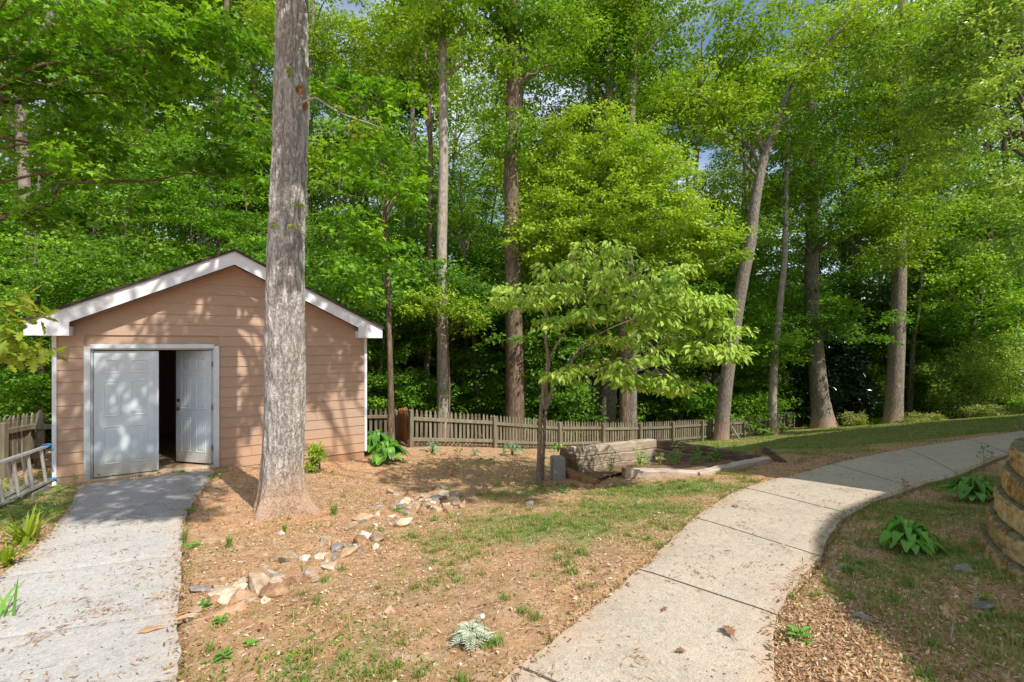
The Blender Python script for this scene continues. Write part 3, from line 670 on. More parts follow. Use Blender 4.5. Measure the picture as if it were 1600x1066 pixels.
# ================================================================== SHED
def shed():
    root = thing('shed', 'small tan clapboard shed with white trim and double doors, one ajar', 'shed', shw(0, 0, SHZ), SHED_ANG)
    # local frame: x along the front, y into the shed, z up from the floor
    WH, RISE, OV, RK = 2.34, .5, .27, .30
    def top(u): return WH - .02 + RISE * (SWID / 2 - abs(u - SWID / 2))
    D0, D1, DT = .39, 1.99, 2.02; F0, F1, FT = D0 - .07, D1 + .07, DT + .07
    ex = .178; zb = -.08
    mb = MB(); r = np.random.RandomState(3)
    def board(u0a, u0b, u1a, u1b, z0, z1, t):   # left edge at bottom/top, right edge at bottom/top
        o0, o1 = -.020, -.008
        V = [[u0a, o0, z0], [u1a, o0, z0], [u1b, o1, z1], [u0b, o1, z1], [u0a, .0, z0], [u1a, .0, z0]]
        mb.add(V, [[0, 1, 2, 3], [4, 5, 1, 0]], t)
    k = 0
    while zb + k * ex < WH + RISE * SWID / 2:
        z0 = zb + k * ex; z1 = z0 + ex + .004; t = r.uniform(.3, .7)
        def lim(z): 
            d = max(0, z - (WH - .05)) / RISE; return d, SWID - d
        l0, r0 = lim(z0); l1, r1 = lim(z1)
        if l0 >= r0: break
        if l1 > r1: l1 = r1 = SWID / 2
        segs = [(l0, l1, r0, r1)]
        if z0 < FT - .001:
            zt = min(z1, FT); segs = [(l0, l1, F0, F0), (F1, F1, r0, r1)]
        for s in segs:
            if r.rand() < .6 and s[2] - s[0] > 1.3:
                j = r.uniform(s[1] + .4, s[3] - .4) if s[3] - s[1] > 1 else (s[1] + s[3]) / 2
                board(s[0], s[1], j - .002, j - .002, z0, z1, t); board(j + .002, j + .002, s[2], s[3], z0, z1, np.clip(t + r.uniform(-.3, .3), 0, 1))
            else: board(s[0], s[1], s[2], s[3], z0, z1, t)
        k += 1
    # back sheet with the opening left out
    A = .004
    mb.add([[0, A, -.1], [F0 + .03, A, -.1], [F0 + .03, A, WH], [0, A, WH]], [[0, 1, 2, 3]]); mb.add([[F1 - .03, A, -.1], [SWID, A, -.1], [SWID, A, WH], [F1 - .03, A, WH]], [[0, 1, 2, 3]])
    mb.add([[F0 + .03, A, FT - .03], [F1 - .03, A, FT - .03], [F1 - .03, A, WH], [F0 + .03, A, WH]], [[0, 1, 2, 3]]); mb.add([[0, A, WH], [SWID, A, WH], [SWID / 2, A, WH + RISE * SWID / 2]], [[0, 1, 2]])
    mb.build('front_wall', M['siding'], root)
    for x, nm in ((0, 'side_wall'), (SWID, 'side_wall')):
        s = MB()
        for q in range(14):
            z0 = zb + q * ex; sgn = -1 if x == 0 else 1
            s.add([[x + sgn * .02, 0, z0], [x + sgn * .02, SDEP, z0], [x + sgn * .008, SDEP, z0 + ex], [x + sgn * .008, 0, z0 + ex], [x, 0, z0], [x, SDEP, z0]], [[0, 1, 2, 3], [4, 5, 1, 0]])
        s.add([[x, 0, -.1], [x, SDEP, -.1], [x, SDEP, WH], [x, 0, WH]], [[0, 1, 2, 3]])
        s.build(nm, M['siding'], root)
    s = MB(); s.add([[0, SDEP, -.1], [SWID, SDEP, -.1], [SWID, SDEP, WH], [SWID / 2, SDEP, WH + RISE * SWID / 2], [0, SDEP, WH]], [[0, 1, 2, 3, 4]])
    s.build('rear_wall', M['siding'], root)
    s = MB(); box(s, (SWID / 2, SDEP / 2, -.06), (SWID - .1, SDEP - .1, .1), tint=.4)
    for q in range(7): box(s, (.12, .5 + q * .6, 1.1), (.09, .04, 2.2)); box(s, (SWID - .12, .5 + q * .6, 1.1), (.09, .04, 2.2))
    s.build('floor_and_studs', M['inside'], root)
    # foundation
    s = MB(); box(s, (SWID / 2, SDEP / 2, -.42), (SWID - .02, SDEP, .67)); s.build('foundation', M['found'], root)
    # corner trim
    for x in (-.012, SWID + .012):
        s = MB(); box(s, (x, -.012, 1.13), (.05, .05, 2.42), b=.004); s.build('corner_trim', M['white'], root)
    # roof: two shingled slopes with thickness
    th = .035; xm = SWID / 2
    for sg in (-1, 1):
        s = MB(); xe = xm + sg * (xm + OV + .03); y0, y1 = -RK - .035, SDEP + .2; n = 10
        zt = lambda x: WH + .235 + RISE * (xm - abs(x - xm)) 
        cols = np.linspace(xe, xm, n + 1); pts = []
        for q in range(n):                                   # overlapping shingle courses
            xa, xb = cols[q], cols[q + 1]
            V = [[xa, y0, zt(xa) + .014], [xa, y1, zt(xa) + .014], [xb, y1, zt(xb) + .002], [xb, y0, zt(xb) + .002], [xa, y0, zt(xa) - th], [xa, y1, zt(xa) - th], [xb, y1, zt(xb) - th], [xb, y0, zt(xb) - th]]
            s.add(V, BOXF)
        s.build('roof_slope', M['shingle'], root)
        # rake board
        s = MB(); a = xm + sg * (xm + OV); zo = lambda x: WH + .20 + RISE * (xm - abs(x - xm)); h = .225; y = -RK
        V = [[xm, y, zo(xm)], [a, y, zo(a)], [a, y, zo(a) - h + .04], [a - sg * .0, y, zo(a) - h + .04], [xm, y, zo(xm) - h]]
        xr = xm + sg * (xm - .20); zl = zo(a) - h + .035
        V = np.array([[xm, y, zo(xm)], [a, y, zo(a)], [a, y, zl], [xr, y, zl], [xr, y, zo(xr) - h], [xm, y, zo(xm) - h]])
        V2 = V + np.array([0, .03, 0]); m = len(V); fr = np.arange(m)[None]; fr = fr if sg < 0 else fr[:, ::-1]
        s.add(V, fr); s.add(V2, fr[:, ::-1])
        for q in range(m): s.add([V[q], V[(q + 1) % m], V2[(q + 1) % m], V2[q]], [[0, 1, 2, 3]])
        s.build('rake_board', M['white'], root)
        # soffit under the rake, boxed eave return and eave fascia
        s = MB(); x0 = xr; zq = lambda x: zo(x) - h + .05
        s.add([[x0, y + .03, zq(x0)], [xm, y + .03, zq(xm)], [xm, -.005, zq(xm)], [x0, -.005, zq(x0)]], [[0, 1, 2, 3]]); s.build('soffit', M['siding'], root)
        s = MB(); lo_, hi_ = sorted((a, xr)); box(s, ((lo_ + hi_) / 2, (y + .03 - .025) / 2, zl + .07), (hi_ - lo_ - .004, -y - .055, .136)); s.build('eave_return', M['white'], root)
        s = MB(); box(s, (a - sg * .012, SDEP / 2 + .1, zl + .09), (.02, SDEP + .2, .17)); box(s, ((a + xm + sg * xm) / 2, SDEP / 2 + .1, zl + .02), (OV - .03, SDEP + .18, .012)); s.build('eave_fascia', M['white'], root)
    # door frame
    s = MB(); fy = -.028
    box(s, (F0 + .035, fy, (FT - .03) / 2 - .015), (.075, .05, FT + .0), b=.004); box(s, (F1 - .035, fy, (FT - .03) / 2 - .015), (.075, .05, FT), b=.004); box(s, ((F0 + F1) / 2, fy, DT + .036), (D1 - D0 - .004, .048, .07), b=.004)
    box(s, (D0 + .012, .05, DT / 2), (.02, .1, DT)); box(s, (D1 - .012, .05, DT / 2), (.02, .1, DT)); box(s, ((D0 + D1) / 2, .05, DT - .012), (D1 - D0 - .05, .1, .02))
    s.build('door_frame', M['frame_paint'], root)
    s = MB(); box(s, ((D0 + D1) / 2, -.035, -.012), (D1 - D0 + .16, .15, .045), b=.006); s.build('threshold', M['sill'], root)
    def door(xh, width, ang, flip, knob):
        d = bpy.data.objects.new('door', None)
        s = MB(); t_, hgt = .042, 1.955; w_ = width
        sx = -1 if flip else 1
        box(s, (sx * w_ / 2, 0, .025 + hgt / 2), (w_, t_, hgt), b=.003)
        pw = (w_ - .33) / 2
        for cx in (.11 + pw / 2, w_ - .11 - pw / 2):
            for z0, z1 in ((.20, .80), (.95, 1.52), (1.63, 1.85)):
                X = sx * cx; zc, hh = (z0 + z1) / 2, (z1 - z0); y = -t_ / 2
                rings = [(0, .0006), (.008, -.006), (.018, -.006), (.030, .0012), (.055, -.004), (.060, -.0045)]; V = []
                for ins, dy in rings:
                    a_, b_ = pw / 2 - ins, hh / 2 - ins
                    V += [[X - a_, y + dy, zc - b_], [X + a_, y + dy, zc - b_], [X + a_, y + dy, zc + b_], [X - a_, y + dy, zc + b_]]
                fs = []
                for q in range(len(rings) - 1):
                    for e in range(4): fs.append([q * 4 + e, q * 4 + (e + 1) % 4, q * 4 + 4 + (e + 1) % 4, q * 4 + 4 + e])
                fs.append([len(V) - 4, len(V) - 3, len(V) - 2, len(V) - 1]); s.add(V, fs)
        o = s.build('door', M['door'], root); o.location = (xh, .03, 0); o.rotation_euler = (0, 0, ang)
        if knob:
            kx = sx * (w_ - .065); Mx = np.array([[1, 0, 0], [0, 0, -1], [0, 1, 0]])
            kb = MB(); lathe(kb, [(.032, 0), (.033, .006), (.014, .012), (.012, .034), (.026, .042), (.030, .055), (.024, .068), (.001, .072)], 16, (kx, -t_ / 2, .96), Mx); kb.build('knob', M['brass'], o, smooth=True)
            kb = MB(); lathe(kb, [(.031, 0), (.031, .010), (.022, .018), (.001, .020)], 16, (kx, -t_ / 2, 1.10), Mx); kb.build('deadbolt', M['brass'], o, smooth=True)
        return o
    d1 = door(D0 + .03, .775, 0, False, False); d1['label'] = 'closed door leaf with sun dapple and mud-stained foot'
    a = MB(); box(a, (.775 + .012, -.03, 1.0), (.035, .03, 1.95), b=.004); a.build('astragal', M['frame_paint'], d1)
    for z in (.3, 1.0, 1.75):
        hb = MB(); box(hb, (D1 - .03, .0, z), (.012, .03, .09)); hb.build('hinge', M['brass'], root)
    d2 = door(D1 - .035, .76, -math.radians(47), True, True); d2['label'] = 'door leaf swung inward with knob and deadbolt'
shed()

# ================================================================== PICKET FENCES
def fence(name, label, pts, H=.9, pw=.07, gap=.05, post_h=.86, near=1, rough_first=False, bay=2.1, sink=0.0, finial=False, rails=(.2, .74)):
    pts = [np.asarray(p, float) for p in pts]; P0 = pts[0]
    root = thing(name, label, 'fence', (P0[0], P0[1], g(*P0[:2]))); o = np.array(root.location); rng = np.random.RandomState(len(label))
    def Lc(v): return np.asarray(v) - o
    st = []
    for a, b in zip(pts[:-1], pts[1:]):
        L = np.linalg.norm(b - a); k = max(1, round(L / bay))
        for q in range(k): st.append(a + (b - a) * q / k)
    st.append(pts[-1])
    for q, p in enumerate(st):
        z = g(*p) - sink; mb = MB(); d = (st[min(q + 1, len(st) - 1)] - st[max(q - 1, 0)]); d /= np.linalg.norm(d); nn = np.array([d[1], -d[0]]) * near
        c = p + nn * .075; lean = rng.normal(0, .012, 2); Mx = np.stack([np.array([d[0], d[1], 0]), np.array([-d[1], d[0], 0]), np.array([lean[0], lean[1], 1])], 1)
        box(mb, Lc([c[0], c[1], z + post_h / 2 - .1]), (.095, .095, post_h + .2), Mx, rng.uniform(.3, .7), .006)
        mb.build('post', M['fence'], root)
    for a, b in zip(st[:-1], st[1:]):
        d = b - a; L = np.linalg.norm(d); d = d / L; nn = np.array([d[1], -d[0]]) * near
        za, zb = g(*a) - sink, g(*b) - sink; sag = rng.normal(0, .015)
        for h in rails:
            mb = MB(); bar(mb, Lc([*(a + nn * .03), za + h * H]), Lc([*(b + nn * .03), zb + h * H + sag]), .04, .085, rng.uniform(.3, .7)); mb.build('rail', M['fence'], root)
        mb = MB(); k = int(L / (pw + gap)); sp = L / k
        for q in range(k):
            f = (q + .5) / k; c = a + (b - a) * f - nn * .002; z = za + (zb - za) * f + rng.normal(0, .004); hh = H + rng.normal(0, .006); t = rng.uniform(.15, .85)
            w2 = pw / 2; lean = rng.normal(0, .010)
            if finial: prof = [(-w2, .03), (w2, .03), (w2, hh - .24), (w2 * .55, hh - .22), (w2 * .55, hh - .19), (w2 * 1.0, hh - .15), (w2 * .8, hh - .07), (0, hh), (-w2 * .8, hh - .07), (-w2, hh - .15), (-w2 * .55, hh - .19), (-w2 * .55, hh - .22), (-w2, hh - .24)]
            else: prof = [(-w2, .05), (w2, .05), (w2, hh - .115), (w2 * .62, hh - .10), (w2 * .85, hh - .06), (0, hh), (-w2 * .85, hh - .06), (-w2 * .62, hh - .10), (-w2, hh - .115)]
            m = len(prof); V = []
            for th in (.009, -.009):
                for (x, zz) in prof:
                    p = c + d * (x + lean * zz) + nn * th; V.append(Lc([p[0], p[1], z + zz]))
            fr = list(range(m)); mb.add(V, [fr], t)
            mb.ch.append((np.zeros((0, 3)), np.array([[2 * m - 1 - e for e in range(m)]]) + mb.n - 2 * m, np.zeros(0), 0))
            mb.ch.append((np.zeros((0, 3)), np.array([[e, e + m, (e + 1) % m + m, (e + 1) % m] for e in range(m)]) + mb.n - 2 * m, np.zeros(0), 0))
        mb.build('picket_panel', M['fence'], root)
    return root, st
g2 = lambda px, Z: gp(px, Z)[:2]
FC = g2(640, 10.8)
fence('picket_fence', 'long olive brown picket fence running downhill behind the timber bed to the far trees',
      [FC, g2(770, 12.4), g2(872, 14.4), g2(940, 15.6), g2(1095, 18.6), g2(1160, 20.6), g2(1222, 24.2), g2(1264, 28)], near=1)
fence('picket_fence', 'short run of picket fence between the shed and the fence corner', [g2(470, 12.3), g2(560, 12.5), g2(622, 12.6)], near=1)
rt, _ = fence('picket_fence', 'narrow reddish return panel of pickets at the fence corner beside the hosta', [g2(622, 12.6) + [.05, -.1], FC + [-.06, .06]], near=-1, pw=.08, gap=.02, bay=1.2)
for c in rt.children:
    c.data.materials.clear(); c.data.materials.append(M['fence_raw'])
fence('picket_fence', 'weathered picket fence at the left edge behind the aluminium ladder', [np.array([-7.75, 5.2]), np.array([-8.1, 7.25]), np.array([-8.40, 8.1])], H=.95, near=1, pw=.075, gap=.035)
fence('picket_fence', 'fence panel with big spade-topped pickets butting against the left side of the shed', [np.array([-8.36, 8.0]), np.array([-7.62, 7.95])], H=1.02, near=1, pw=.155, gap=.10, finial=True, rails=(.2, .7), post_h=.75)
# loose brace board leaning on the far fence
mb = MB(); a = gp(1140, 20.0); b = gp(1155, 19.6)
bar(mb, a + [0, .1, .75] - a, b + [0, 0, .03] - a, .09, .03); o = mb.build('loose_board', M['fence'], None); o.location = a
tag(o, 'loose board leaning diagonally against the far fence behind the leaning trunk', 'board')

# ================================================================== TIMBER RAISED BED
def bed():
    base = W((.92, 7.55)); root = thing('raised_bed', 'old railway-tie raised garden bed with bleached timbers and weeds inside', 'garden bed', base); rng = np.random.RandomState(5)
    def tb(name, a, b, wd, ht, mat, tint=.5, sag=0):
        a = np.asarray(a, float) - base; b = np.asarray(b, float) - base; mb = MB(); d, s, u = frame(b - a); n = 26; rows = []
        L = np.linalg.norm(b - a); sec = [(-.5, -.42), (-.42, -.5), (.42, -.5), (.5, -.42), (.5, .40), (.38, .5), (-.38, .5), (-.5, .40)]
        for q in range(n):
            f = q / (n - 1); c = a + (b - a) * f
            for (x, y) in sec: rows.append(c + s * x * wd + u * y * ht)
        V = np.array(rows); nz = np.stack([fbm((V + base) * 5 + k * 31, 4) - .5 for k in range(3)], 1); V = V + nz * .05
        m = len(sec); i = np.arange(n - 1)[:, None] * m; j = np.arange(m)[None]; k = (j + 1) % m
        mb.add(V, np.stack([i + j, i + k, i + m + k, i + m + j], -1).reshape(-1, 4), tint)
        mb.ch.append((np.zeros((0, 3)), np.arange(m)[None, ::-1].copy(), np.zeros(0), 0)); mb.ch.append((np.zeros((0, 3)), (np.arange(m) + (n - 1) * m)[None], np.zeros(0), 0))
        return mb.build(name, mat, root)
    def at(px, py, z): return np.array(pz(px, py, z))
    # left wall, two to three timbers high
    lA = at(893, 700, -.10); lB = at(1020, 687, -.20)
    for q, dz in enumerate((-.10, -.27, -.43)):
        o = tb('timber', lA + [0, 0, dz + .03], lB + [.0, 0, dz + .03], .15, .165, M['timber_bleached'], (.62, .45, .4)[q])
    # short return on the left, seen end-on
    e0 = at(884, 701, -.12)
    for q, dz in enumerate((-.08, -.23, -.38)):
        tb('timber', e0 + [-.04 + .02 * q, .10, dz], e0 + [.10 + .02 * q, -.30, dz - .02], .10, .145, M['timber_dark'], .55)
    # back wall falling to the right
    bA = lB + [.05, .03, 0]; bB = at(1183, 713, -.34)
    tb('timber', bA + [0, 0, -.07], bB + [0, 0, -.05], .15, .16, M['timber_dark'], .5)
    tb('timber', bA + [0, -.02, -.235], bB + [-.1, -.02, -.2], .15, .16, M['timber_bleached'], .1)
    # front: two low timbers meeting at a blunt angle
    f0 = hit(975, 747); f1 = hit(1087, 744); f2 = hit(1197, 723)
    o = tb('timber', f0 + [0, 0, .08], f1 + [0, 0, .0], .15, .16, M['timber_bleached'], .85); tb('timber', f1 + [.02, .0, -.005], f2 + [0, 0, .03], .15, .15, M['timber_bleached'], .85)
    em = MB(); box(em, f0 + [-.012, 0, .08] - base, (.02, .14, .15)); em.build('sawn_end', M['timber_orange'], root)
    # front-left low timber, orange
    q0 = hit(882, 745); q1 = hit(934, 757)
    o = tb('timber', q0 + [0, 0, .07], q1 + [0, 0, -.02], .13, .15, M['timber_orange'], .5)
    # broken end pieces on the right
    r0 = hit(1186, 722)
    tb('timber', r0 + [-.04, .02, .02], r0 + [.0, -.0, .22], .10, .10, M['timber_orange'], .4)
    tb('timber', r0 + [.08, .02, .24], r0 + [.40, -.14, -.02], .10, .12, M['timber_dark'], .5)
    # soil
    poly = [lA + [.1, -.1, 0], lB + [0, -.08, 0], bB + [-.1, -.05, 0], f2 + [-.2, .1, 0], f1 + [0, .1, 0], f0 + [0, .1, 0], q1 + [0, .2, 0]]
    pp = np.array([p[:2] for p in poly]); x = np.linspace(pp[:, 0].min(), pp[:, 0].max(), 70); y = np.linspace(pp[:, 1].min(), pp[:, 1].max(), 40); X, Y = np.meshgrid(x, y)
    zc = g(X, Y) + .045 + (n2(X, Y, 3, 4, 9) - .5) * .10; ins = inpoly(X, Y, pp); mb = MB(); i = np.arange(39)[:, None] * 70; j = np.arange(69)[None]
    Fq = np.stack([i + j, i + j + 1, i + 71 + j, i + 70 + j], -1).reshape(-1, 4); ok = ins.ravel()[Fq].all(1)
    mb.add(np.stack([X, Y, zc], -1).reshape(-1, 3) - base, Fq[ok], .1); mb.build('soil', M['bedsoil'], root, smooth=True)
    return pp
M['bedsoil'] = plainmat('bed_soil', (.17, .105, .065), (.36, .24, .155), 14, .95, .1, 1, .02)
BEDP = bed()

# ================================================================== RETAINING WALL
def retwall():
    cx, cy, RR = 5.265, 2.53, 1.9; base = np.array([cx - RR, cy, g(cx - RR, cy)]); root = thing('retaining_wall', 'curved retaining wall of tan split-face blocks stepping back at the right edge', 'wall', base); rng = np.random.RandomState(8)
    hcr, step = .185, .045; z0 = -.09
    for c in range(5):
        mb = MB(); r = RR - c * step; bl = .42; n = int(2 * np.pi * r * .72 / bl); a0 = math.radians(55) + (c % 2) * bl / r / 2
        for q in range(n):
            t0 = a0 + q * bl / r; t1 = t0 + (bl - .022) / r; m = 16; hm = 9; dep = .26; tt = rng.uniform(.1, .9)
            A = np.linspace(t0, t1, m); H = np.linspace(0, hcr, hm); ro = r * np.ones((hm, m))
            ed = np.minimum(np.minimum(np.linspace(0, 1, m), 1 - np.linspace(0, 1, m))[None] * bl, np.minimum(H, hcr - H)[:, None]); ro = ro - .016 * np.exp(-ed / .007)
            X = cx + ro * np.cos(A)[None]; Y = cy + ro * np.sin(A)[None]; Zc = z0 + c * hcr + H[:, None] + 0 * A[None]
            nz = fbm(np.stack([X * 14, Y * 14, Zc * 14], -1).reshape(-1, 3), 3).reshape(hm, m) - .5
            X = X + nz * .035 * np.cos(A)[None]; Y = Y + nz * .035 * np.sin(A)[None]; V = np.stack([X, Y, Zc], -1)
            i = np.arange(hm - 1)[:, None] * m; j = np.arange(m - 1)[None]; mb.add(V.reshape(-1, 3) - base, np.stack([i + j, i + j + 1, i + m + j + 1, i + m + j], -1).reshape(-1, 4), tt)
            topo = V[-1]; back = np.stack([cx + (r - dep) * np.cos(A), cy + (r - dep) * np.sin(A), np.full(m, z0 + (c + 1) * hcr)], -1); mid = (topo * .85 + back * .15) + [0, 0, .006]
            V2 = np.concatenate([topo, mid, back]) - base; j = np.arange(m - 1); f = np.concatenate([np.stack([j, j + 1, j + 1 + m, j + m], -1), np.stack([j + m, j + 1 + m, j + 1 + 2 * m, j + 2 * m], -1)]); mb.add(V2, f, tt)
            for col in (0, m - 1):
                s = V[:, col]; bk = s.copy(); bk[:, 0] = cx + (r - dep) * math.cos(A[col]); bk[:, 1] = cy + (r - dep) * math.sin(A[col]); k = np.arange(hm - 1)
                mb.add(np.concatenate([s, bk]) - base, np.stack([k, k + 1, k + 1 + hm, k + hm], -1), tt)
        mb.build('block_course', M['block'], root, smooth=False)
    mb = MB(); t = np.linspace(0, 2 * np.pi, 40, endpoint=False); r = RR - 4 * step - .2; V = np.stack([cx + r * np.cos(t), cy + r * np.sin(t), np.full(40, z0 + 5 * hcr - .05)], -1) - base
    mb.add(V, [list(range(40))]); mb.build('soil_fill', M['bedsoil'], root)
retwall()

# ================================================================== HOUSE BEHIND THE CAMERA (casts the big shadow)
def house():
    ze = 6.6; te = math.tan(SUN_EL)
    def up(p): s = (ze - p[2]) / te; return np.array([p[0] + SUN_H[0] * s, p[1] + SUN_H[1] * s])
    seq = [hit(1500, 1066), hit(1455, 1025), hit(1384, 988), hit(1345, 930), hit(1316, 890), hit(1306, 845), hit(1330, 812), hit(1430, 766), hit(1240, 727), W((4.2, 8.2)), W((2.85, 7.75)), W((2.7, 8.9)), W((3.9, 9.7)), hit(1150, 700), hit(1240, 683), hit(1330, 673), hit(1500, 657), hit(1640, 648)]
    P = [up(p) for p in seq]
    P0 = P[0]; P = [P0 + np.array([-1.6, -3.2])] + P
    far = P[-1]; P += [far + np.array([6, -2]), far + np.array([4, -22]), np.array([8, -14.])]
    P = np.array(P)
    base = np.array([12., -2, g(12, -2)]); root = thing('house', 'large house beside the path, outside the frame, casting the broad shadow', 'house', base)
    n = len(P); cen = np.array([16, -2.])
    mb = MB(); topv = np.concatenate([np.c_[P, np.full(n, ze + .22)], np.c_[P, np.full(n, ze)]]) - base
    j = np.arange(n); mb.add(topv, np.stack([j, (j + 1) % n, (j + 1) % n + n, j + n], -1)); mb.add(topv[n:], [list(range(n))]); mb.add(topv[:n], [list(range(n))[::-1]])
    mb.build('eave_roof', M['shingle'], root)
    mb = MB(); Q = P + nrm(cen - P) * .5; Vw = np.concatenate([np.c_[Q, np.full(n, ze - .003)], np.c_[Q, g(Q[:, 0], Q[:, 1]) - .3]]) - base
    mb.add(Vw, np.stack([j, (j + 1) % n, (j + 1) % n + n, j + n], -1)); mb.build('house_wall', M['house'], root)
    print('HOUSE outline ratio X/Y', [(round(float(p[0]), 2), round(float(p[1]), 2), round(float(p[0] / p[1]), 2)) for p in P], 'walls', [round(float(p[0] / p[1]), 2) for p in Q])
house()

# ================================================================== LADDER
def ladder():
    far = pd(77, 723, 6.6); d = nrm(np.array([[.37, -.93, -.0]]))[0]; L = 3.6
    base = np.array([far[0], far[1], g(far[0], far[1])]); root = thing('ladder', 'weathered aluminium extension ladder lying on its side with blue rope at the end', 'ladder', base)
    upv = np.array([-.10, -.05, .99]); upv /= np.linalg.norm(upv); o = far - base
    for sec, (off, w_, s0) in enumerate(((np.zeros(3), .50, 0), (np.array([-.075, -.03, .01]), .44, .25))):
        a = o + off; nm = 'rail'
        for sg in (-1, 1):
            mb = MB(); c0 = a + upv * sg * w_ / 2 + d * s0; c1 = c0 + d * L
            bar(mb, c0, c1, .075, .010, bev=.002, up=upv)
            side = np.cross(upv, d)
            for e in (-1, 1): bar(mb, c0 + side * e * .034 - upv * sg * .012, c1 + side * e * .034 - upv * sg * .012, .006, .026, bev=.0015, up=upv)
            mb.build('rail', M['alu'], root)
        for q in range(int(L / .305)):
            mb = MB(); c = a + d * (s0 + .15 + q * .305); tube(mb, [c - upv * (w_ / 2 - .01), c, c + upv * (w_ / 2 - .01)], .0185, 10); mb.build('rung', M['alu'], root)
    for sg in (-1, 1):
        mb = MB(); c = o + upv * sg * .25; t = np.linspace(0, 6 * np.pi, 60); side = np.cross(upv, d)
        P = c + np.outer(np.cos(t) * .05, side) + np.outer(np.sin(t) * .022, upv) + np.outer(t / 18.8 * .05 - .01, d); tube(mb, P, .008, 6)
        t = np.linspace(0, 1, 8); P = c + np.outer(t * .06, side) + np.outer(-t * .10 + .02, upv) - np.outer(np.sin(t * 3) * .03, d); tube(mb, P, .009, 6); mb.build('rope', M['blue'], root, smooth=True)
    for s in (1.9, 3.3):      # blocks that carry it, out of sight among the plants
        pass
    return far, d
LF, LD = ladder()
def blocks_under():
    rng = np.random.RandomState(4)
    for s in (.35, 2.4):
        p = LF + LD * s; z = g(p[0], p[1]); topz = p[2] - .265; h = max(.06, topz - z)
        mb = MB(); box(mb, (0, 0, h / 2), (.2, .4, h), b=.008); o = mb.build('concrete_block', M['cinder']); o.location = (p[0] - .04, p[1], z - .02 + .0); o.rotation_euler = (0, 0, .38)
        tag(o, 'low concrete block under the far end of the ladder' if s < 1 else 'concrete block carrying the near end of the ladder', 'block')
blocks_under()

# ================================================================== TREES ONE CAN TELL APART
def E(px, py, rx, ry, Z, rd=None):
    k = Z / F; return pd(px, py, Z), (rx * k, rd if rd else max(rx, ry) * .7 * k, ry * k)
def tr(name, label, px, Z, path, r0, r1, ells, leaf, bark, **kw):
    b = gp(px, Z); pts = [b - [0, 0, .25]] + [pd(x, y, Z + (dz if False else 0)) for x, y in path]
    return tree(name, label, b, pts, r0, r1, ells, leaf, bark, **kw)
# the pale straight trunk and its neighbours behind the near fence
tr('tall_tree', 'tall pale-barked tree rising behind the near fence corner with two side branches high up', 692, 15.0, [(692, 560), (690, 420), (693, 250), (692, 120), (690, -80), (694, -260)], .21, .10,
   [E(690, 30, 90, 70, 14.5), E(640, 90, 60, 50, 14.5), E(770, 90, 60, 60, 14.5)], M['leaf_bright'], M['bark_pale'], lsize=.16, per=55, srad=.6, dens=1.1, seed=2, limbs=10, limb_from=.6)
tr('tall_tree', 'slim secondary stem growing just left of the tall pale trunk', 660, 17.0, [(668, 560), (672, 400), (672, 200), (662, 40), (655, -150)], .12, .06,
   [E(650, -20, 110, 80, 17)], M['leaf_mid'], M['bark_brown'], lsize=.15, per=50, srad=.7, seed=3, limbs=6)
tr('tall_tree', 'thick brown straight trunk with sun flecks behind the fence left of the dogwood', 805, 15.5, [(804, 560), (801, 400), (799, 250), (802, 100), (804, -60), (806, -240)], .33, .15,
   [E(830, 40, 110, 80, 15.5), E(770, 20, 80, 70, 15), E(800, 210, 50, 50, 15.0)], M['leaf_mid'], M['bark_brown'], lsize=.15, per=60, srad=.65, dens=1.6, seed=4, limbs=12, limb_from=.5)
for (px, Z, w0, lab, top) in ((948, 20.5, 15, 'broad grey trunk in shade behind the far fence, middle of three', -200), (985, 19.5, 9.5, 'grey trunk with pale flecks, right of the three behind the bed', -150), (930, 21.5, 7.5, 'slender grey trunk, left of the three behind the timber bed', 60)):
    tr('shade_tree', lab, px, Z, [(px + 2, 500), (px - 6, 320), (px + 5, 120), (px + 10, top)], w0 * Z / F, .10, [E(px, 100, 120, 110, Z), E(px + 40, 0, 120, 80, Z)], M['leaf_mid'], M['bark_grey'], lsize=.16, per=60, srad=.8, seed=px, limbs=8, dens=1.2)
tr('leaning_tree', 'leaning grey trunk curving up to the right beyond the timber bed', 1126, 18.6, [(1130, 640), (1140, 560), (1158, 450), (1172, 380), (1178, 330), (1192, 250), (1212, 200), (1240, 130), (1290, 70), (1340, 10), (1380, -60)], .285, .10,
   [E(1110, 150, 95, 45, 18.2), E(1150, 200, 70, 50, 18.2), E(1330, 40, 130, 70, 18.6), E(1250, 120, 60, 50, 18)], M['leaf_bright'], M['bark_grey'], lsize=.17, per=55, srad=.65, seed=12, limbs=14, limb_from=.55, dens=1.4, flare=.35)
tr('slender_tree', 'slender pale trunk bowing right in front of the far fence', 1210, 21.0, [(1207, 640), (1210, 560), (1219, 470), (1226, 400), (1228, 300), (1232, 180)], .20, .08, [E(1215, 330, 60, 50, 21), E(1240, 230, 70, 60, 21)], M['leaf_mid'], M['bark_pale'], lsize=.15, per=60, srad=.6, seed=13, limbs=8)
tr('poplar_tree', 'stout pale trunk with flared clay-stained base at the right end of the fence', 1287, 23.5, [(1280, 610), (1272, 520), (1268, 430), (1270, 330), (1268, 200), (1262, 60)], .44, .2,
   [E(1280, 280, 110, 80, 22.5), E(1240, 130, 120, 110, 23), E(1330, 340, 90, 50, 21.5), E(1265, 370, 50, 35, 21.5), E(1220, 300, 60, 50, 22)], M['leaf_mid'], M['bark_grey'], lsize=.17, per=70, srad=.85, seed=14, limbs=14, flare=.75, flh=1.4)
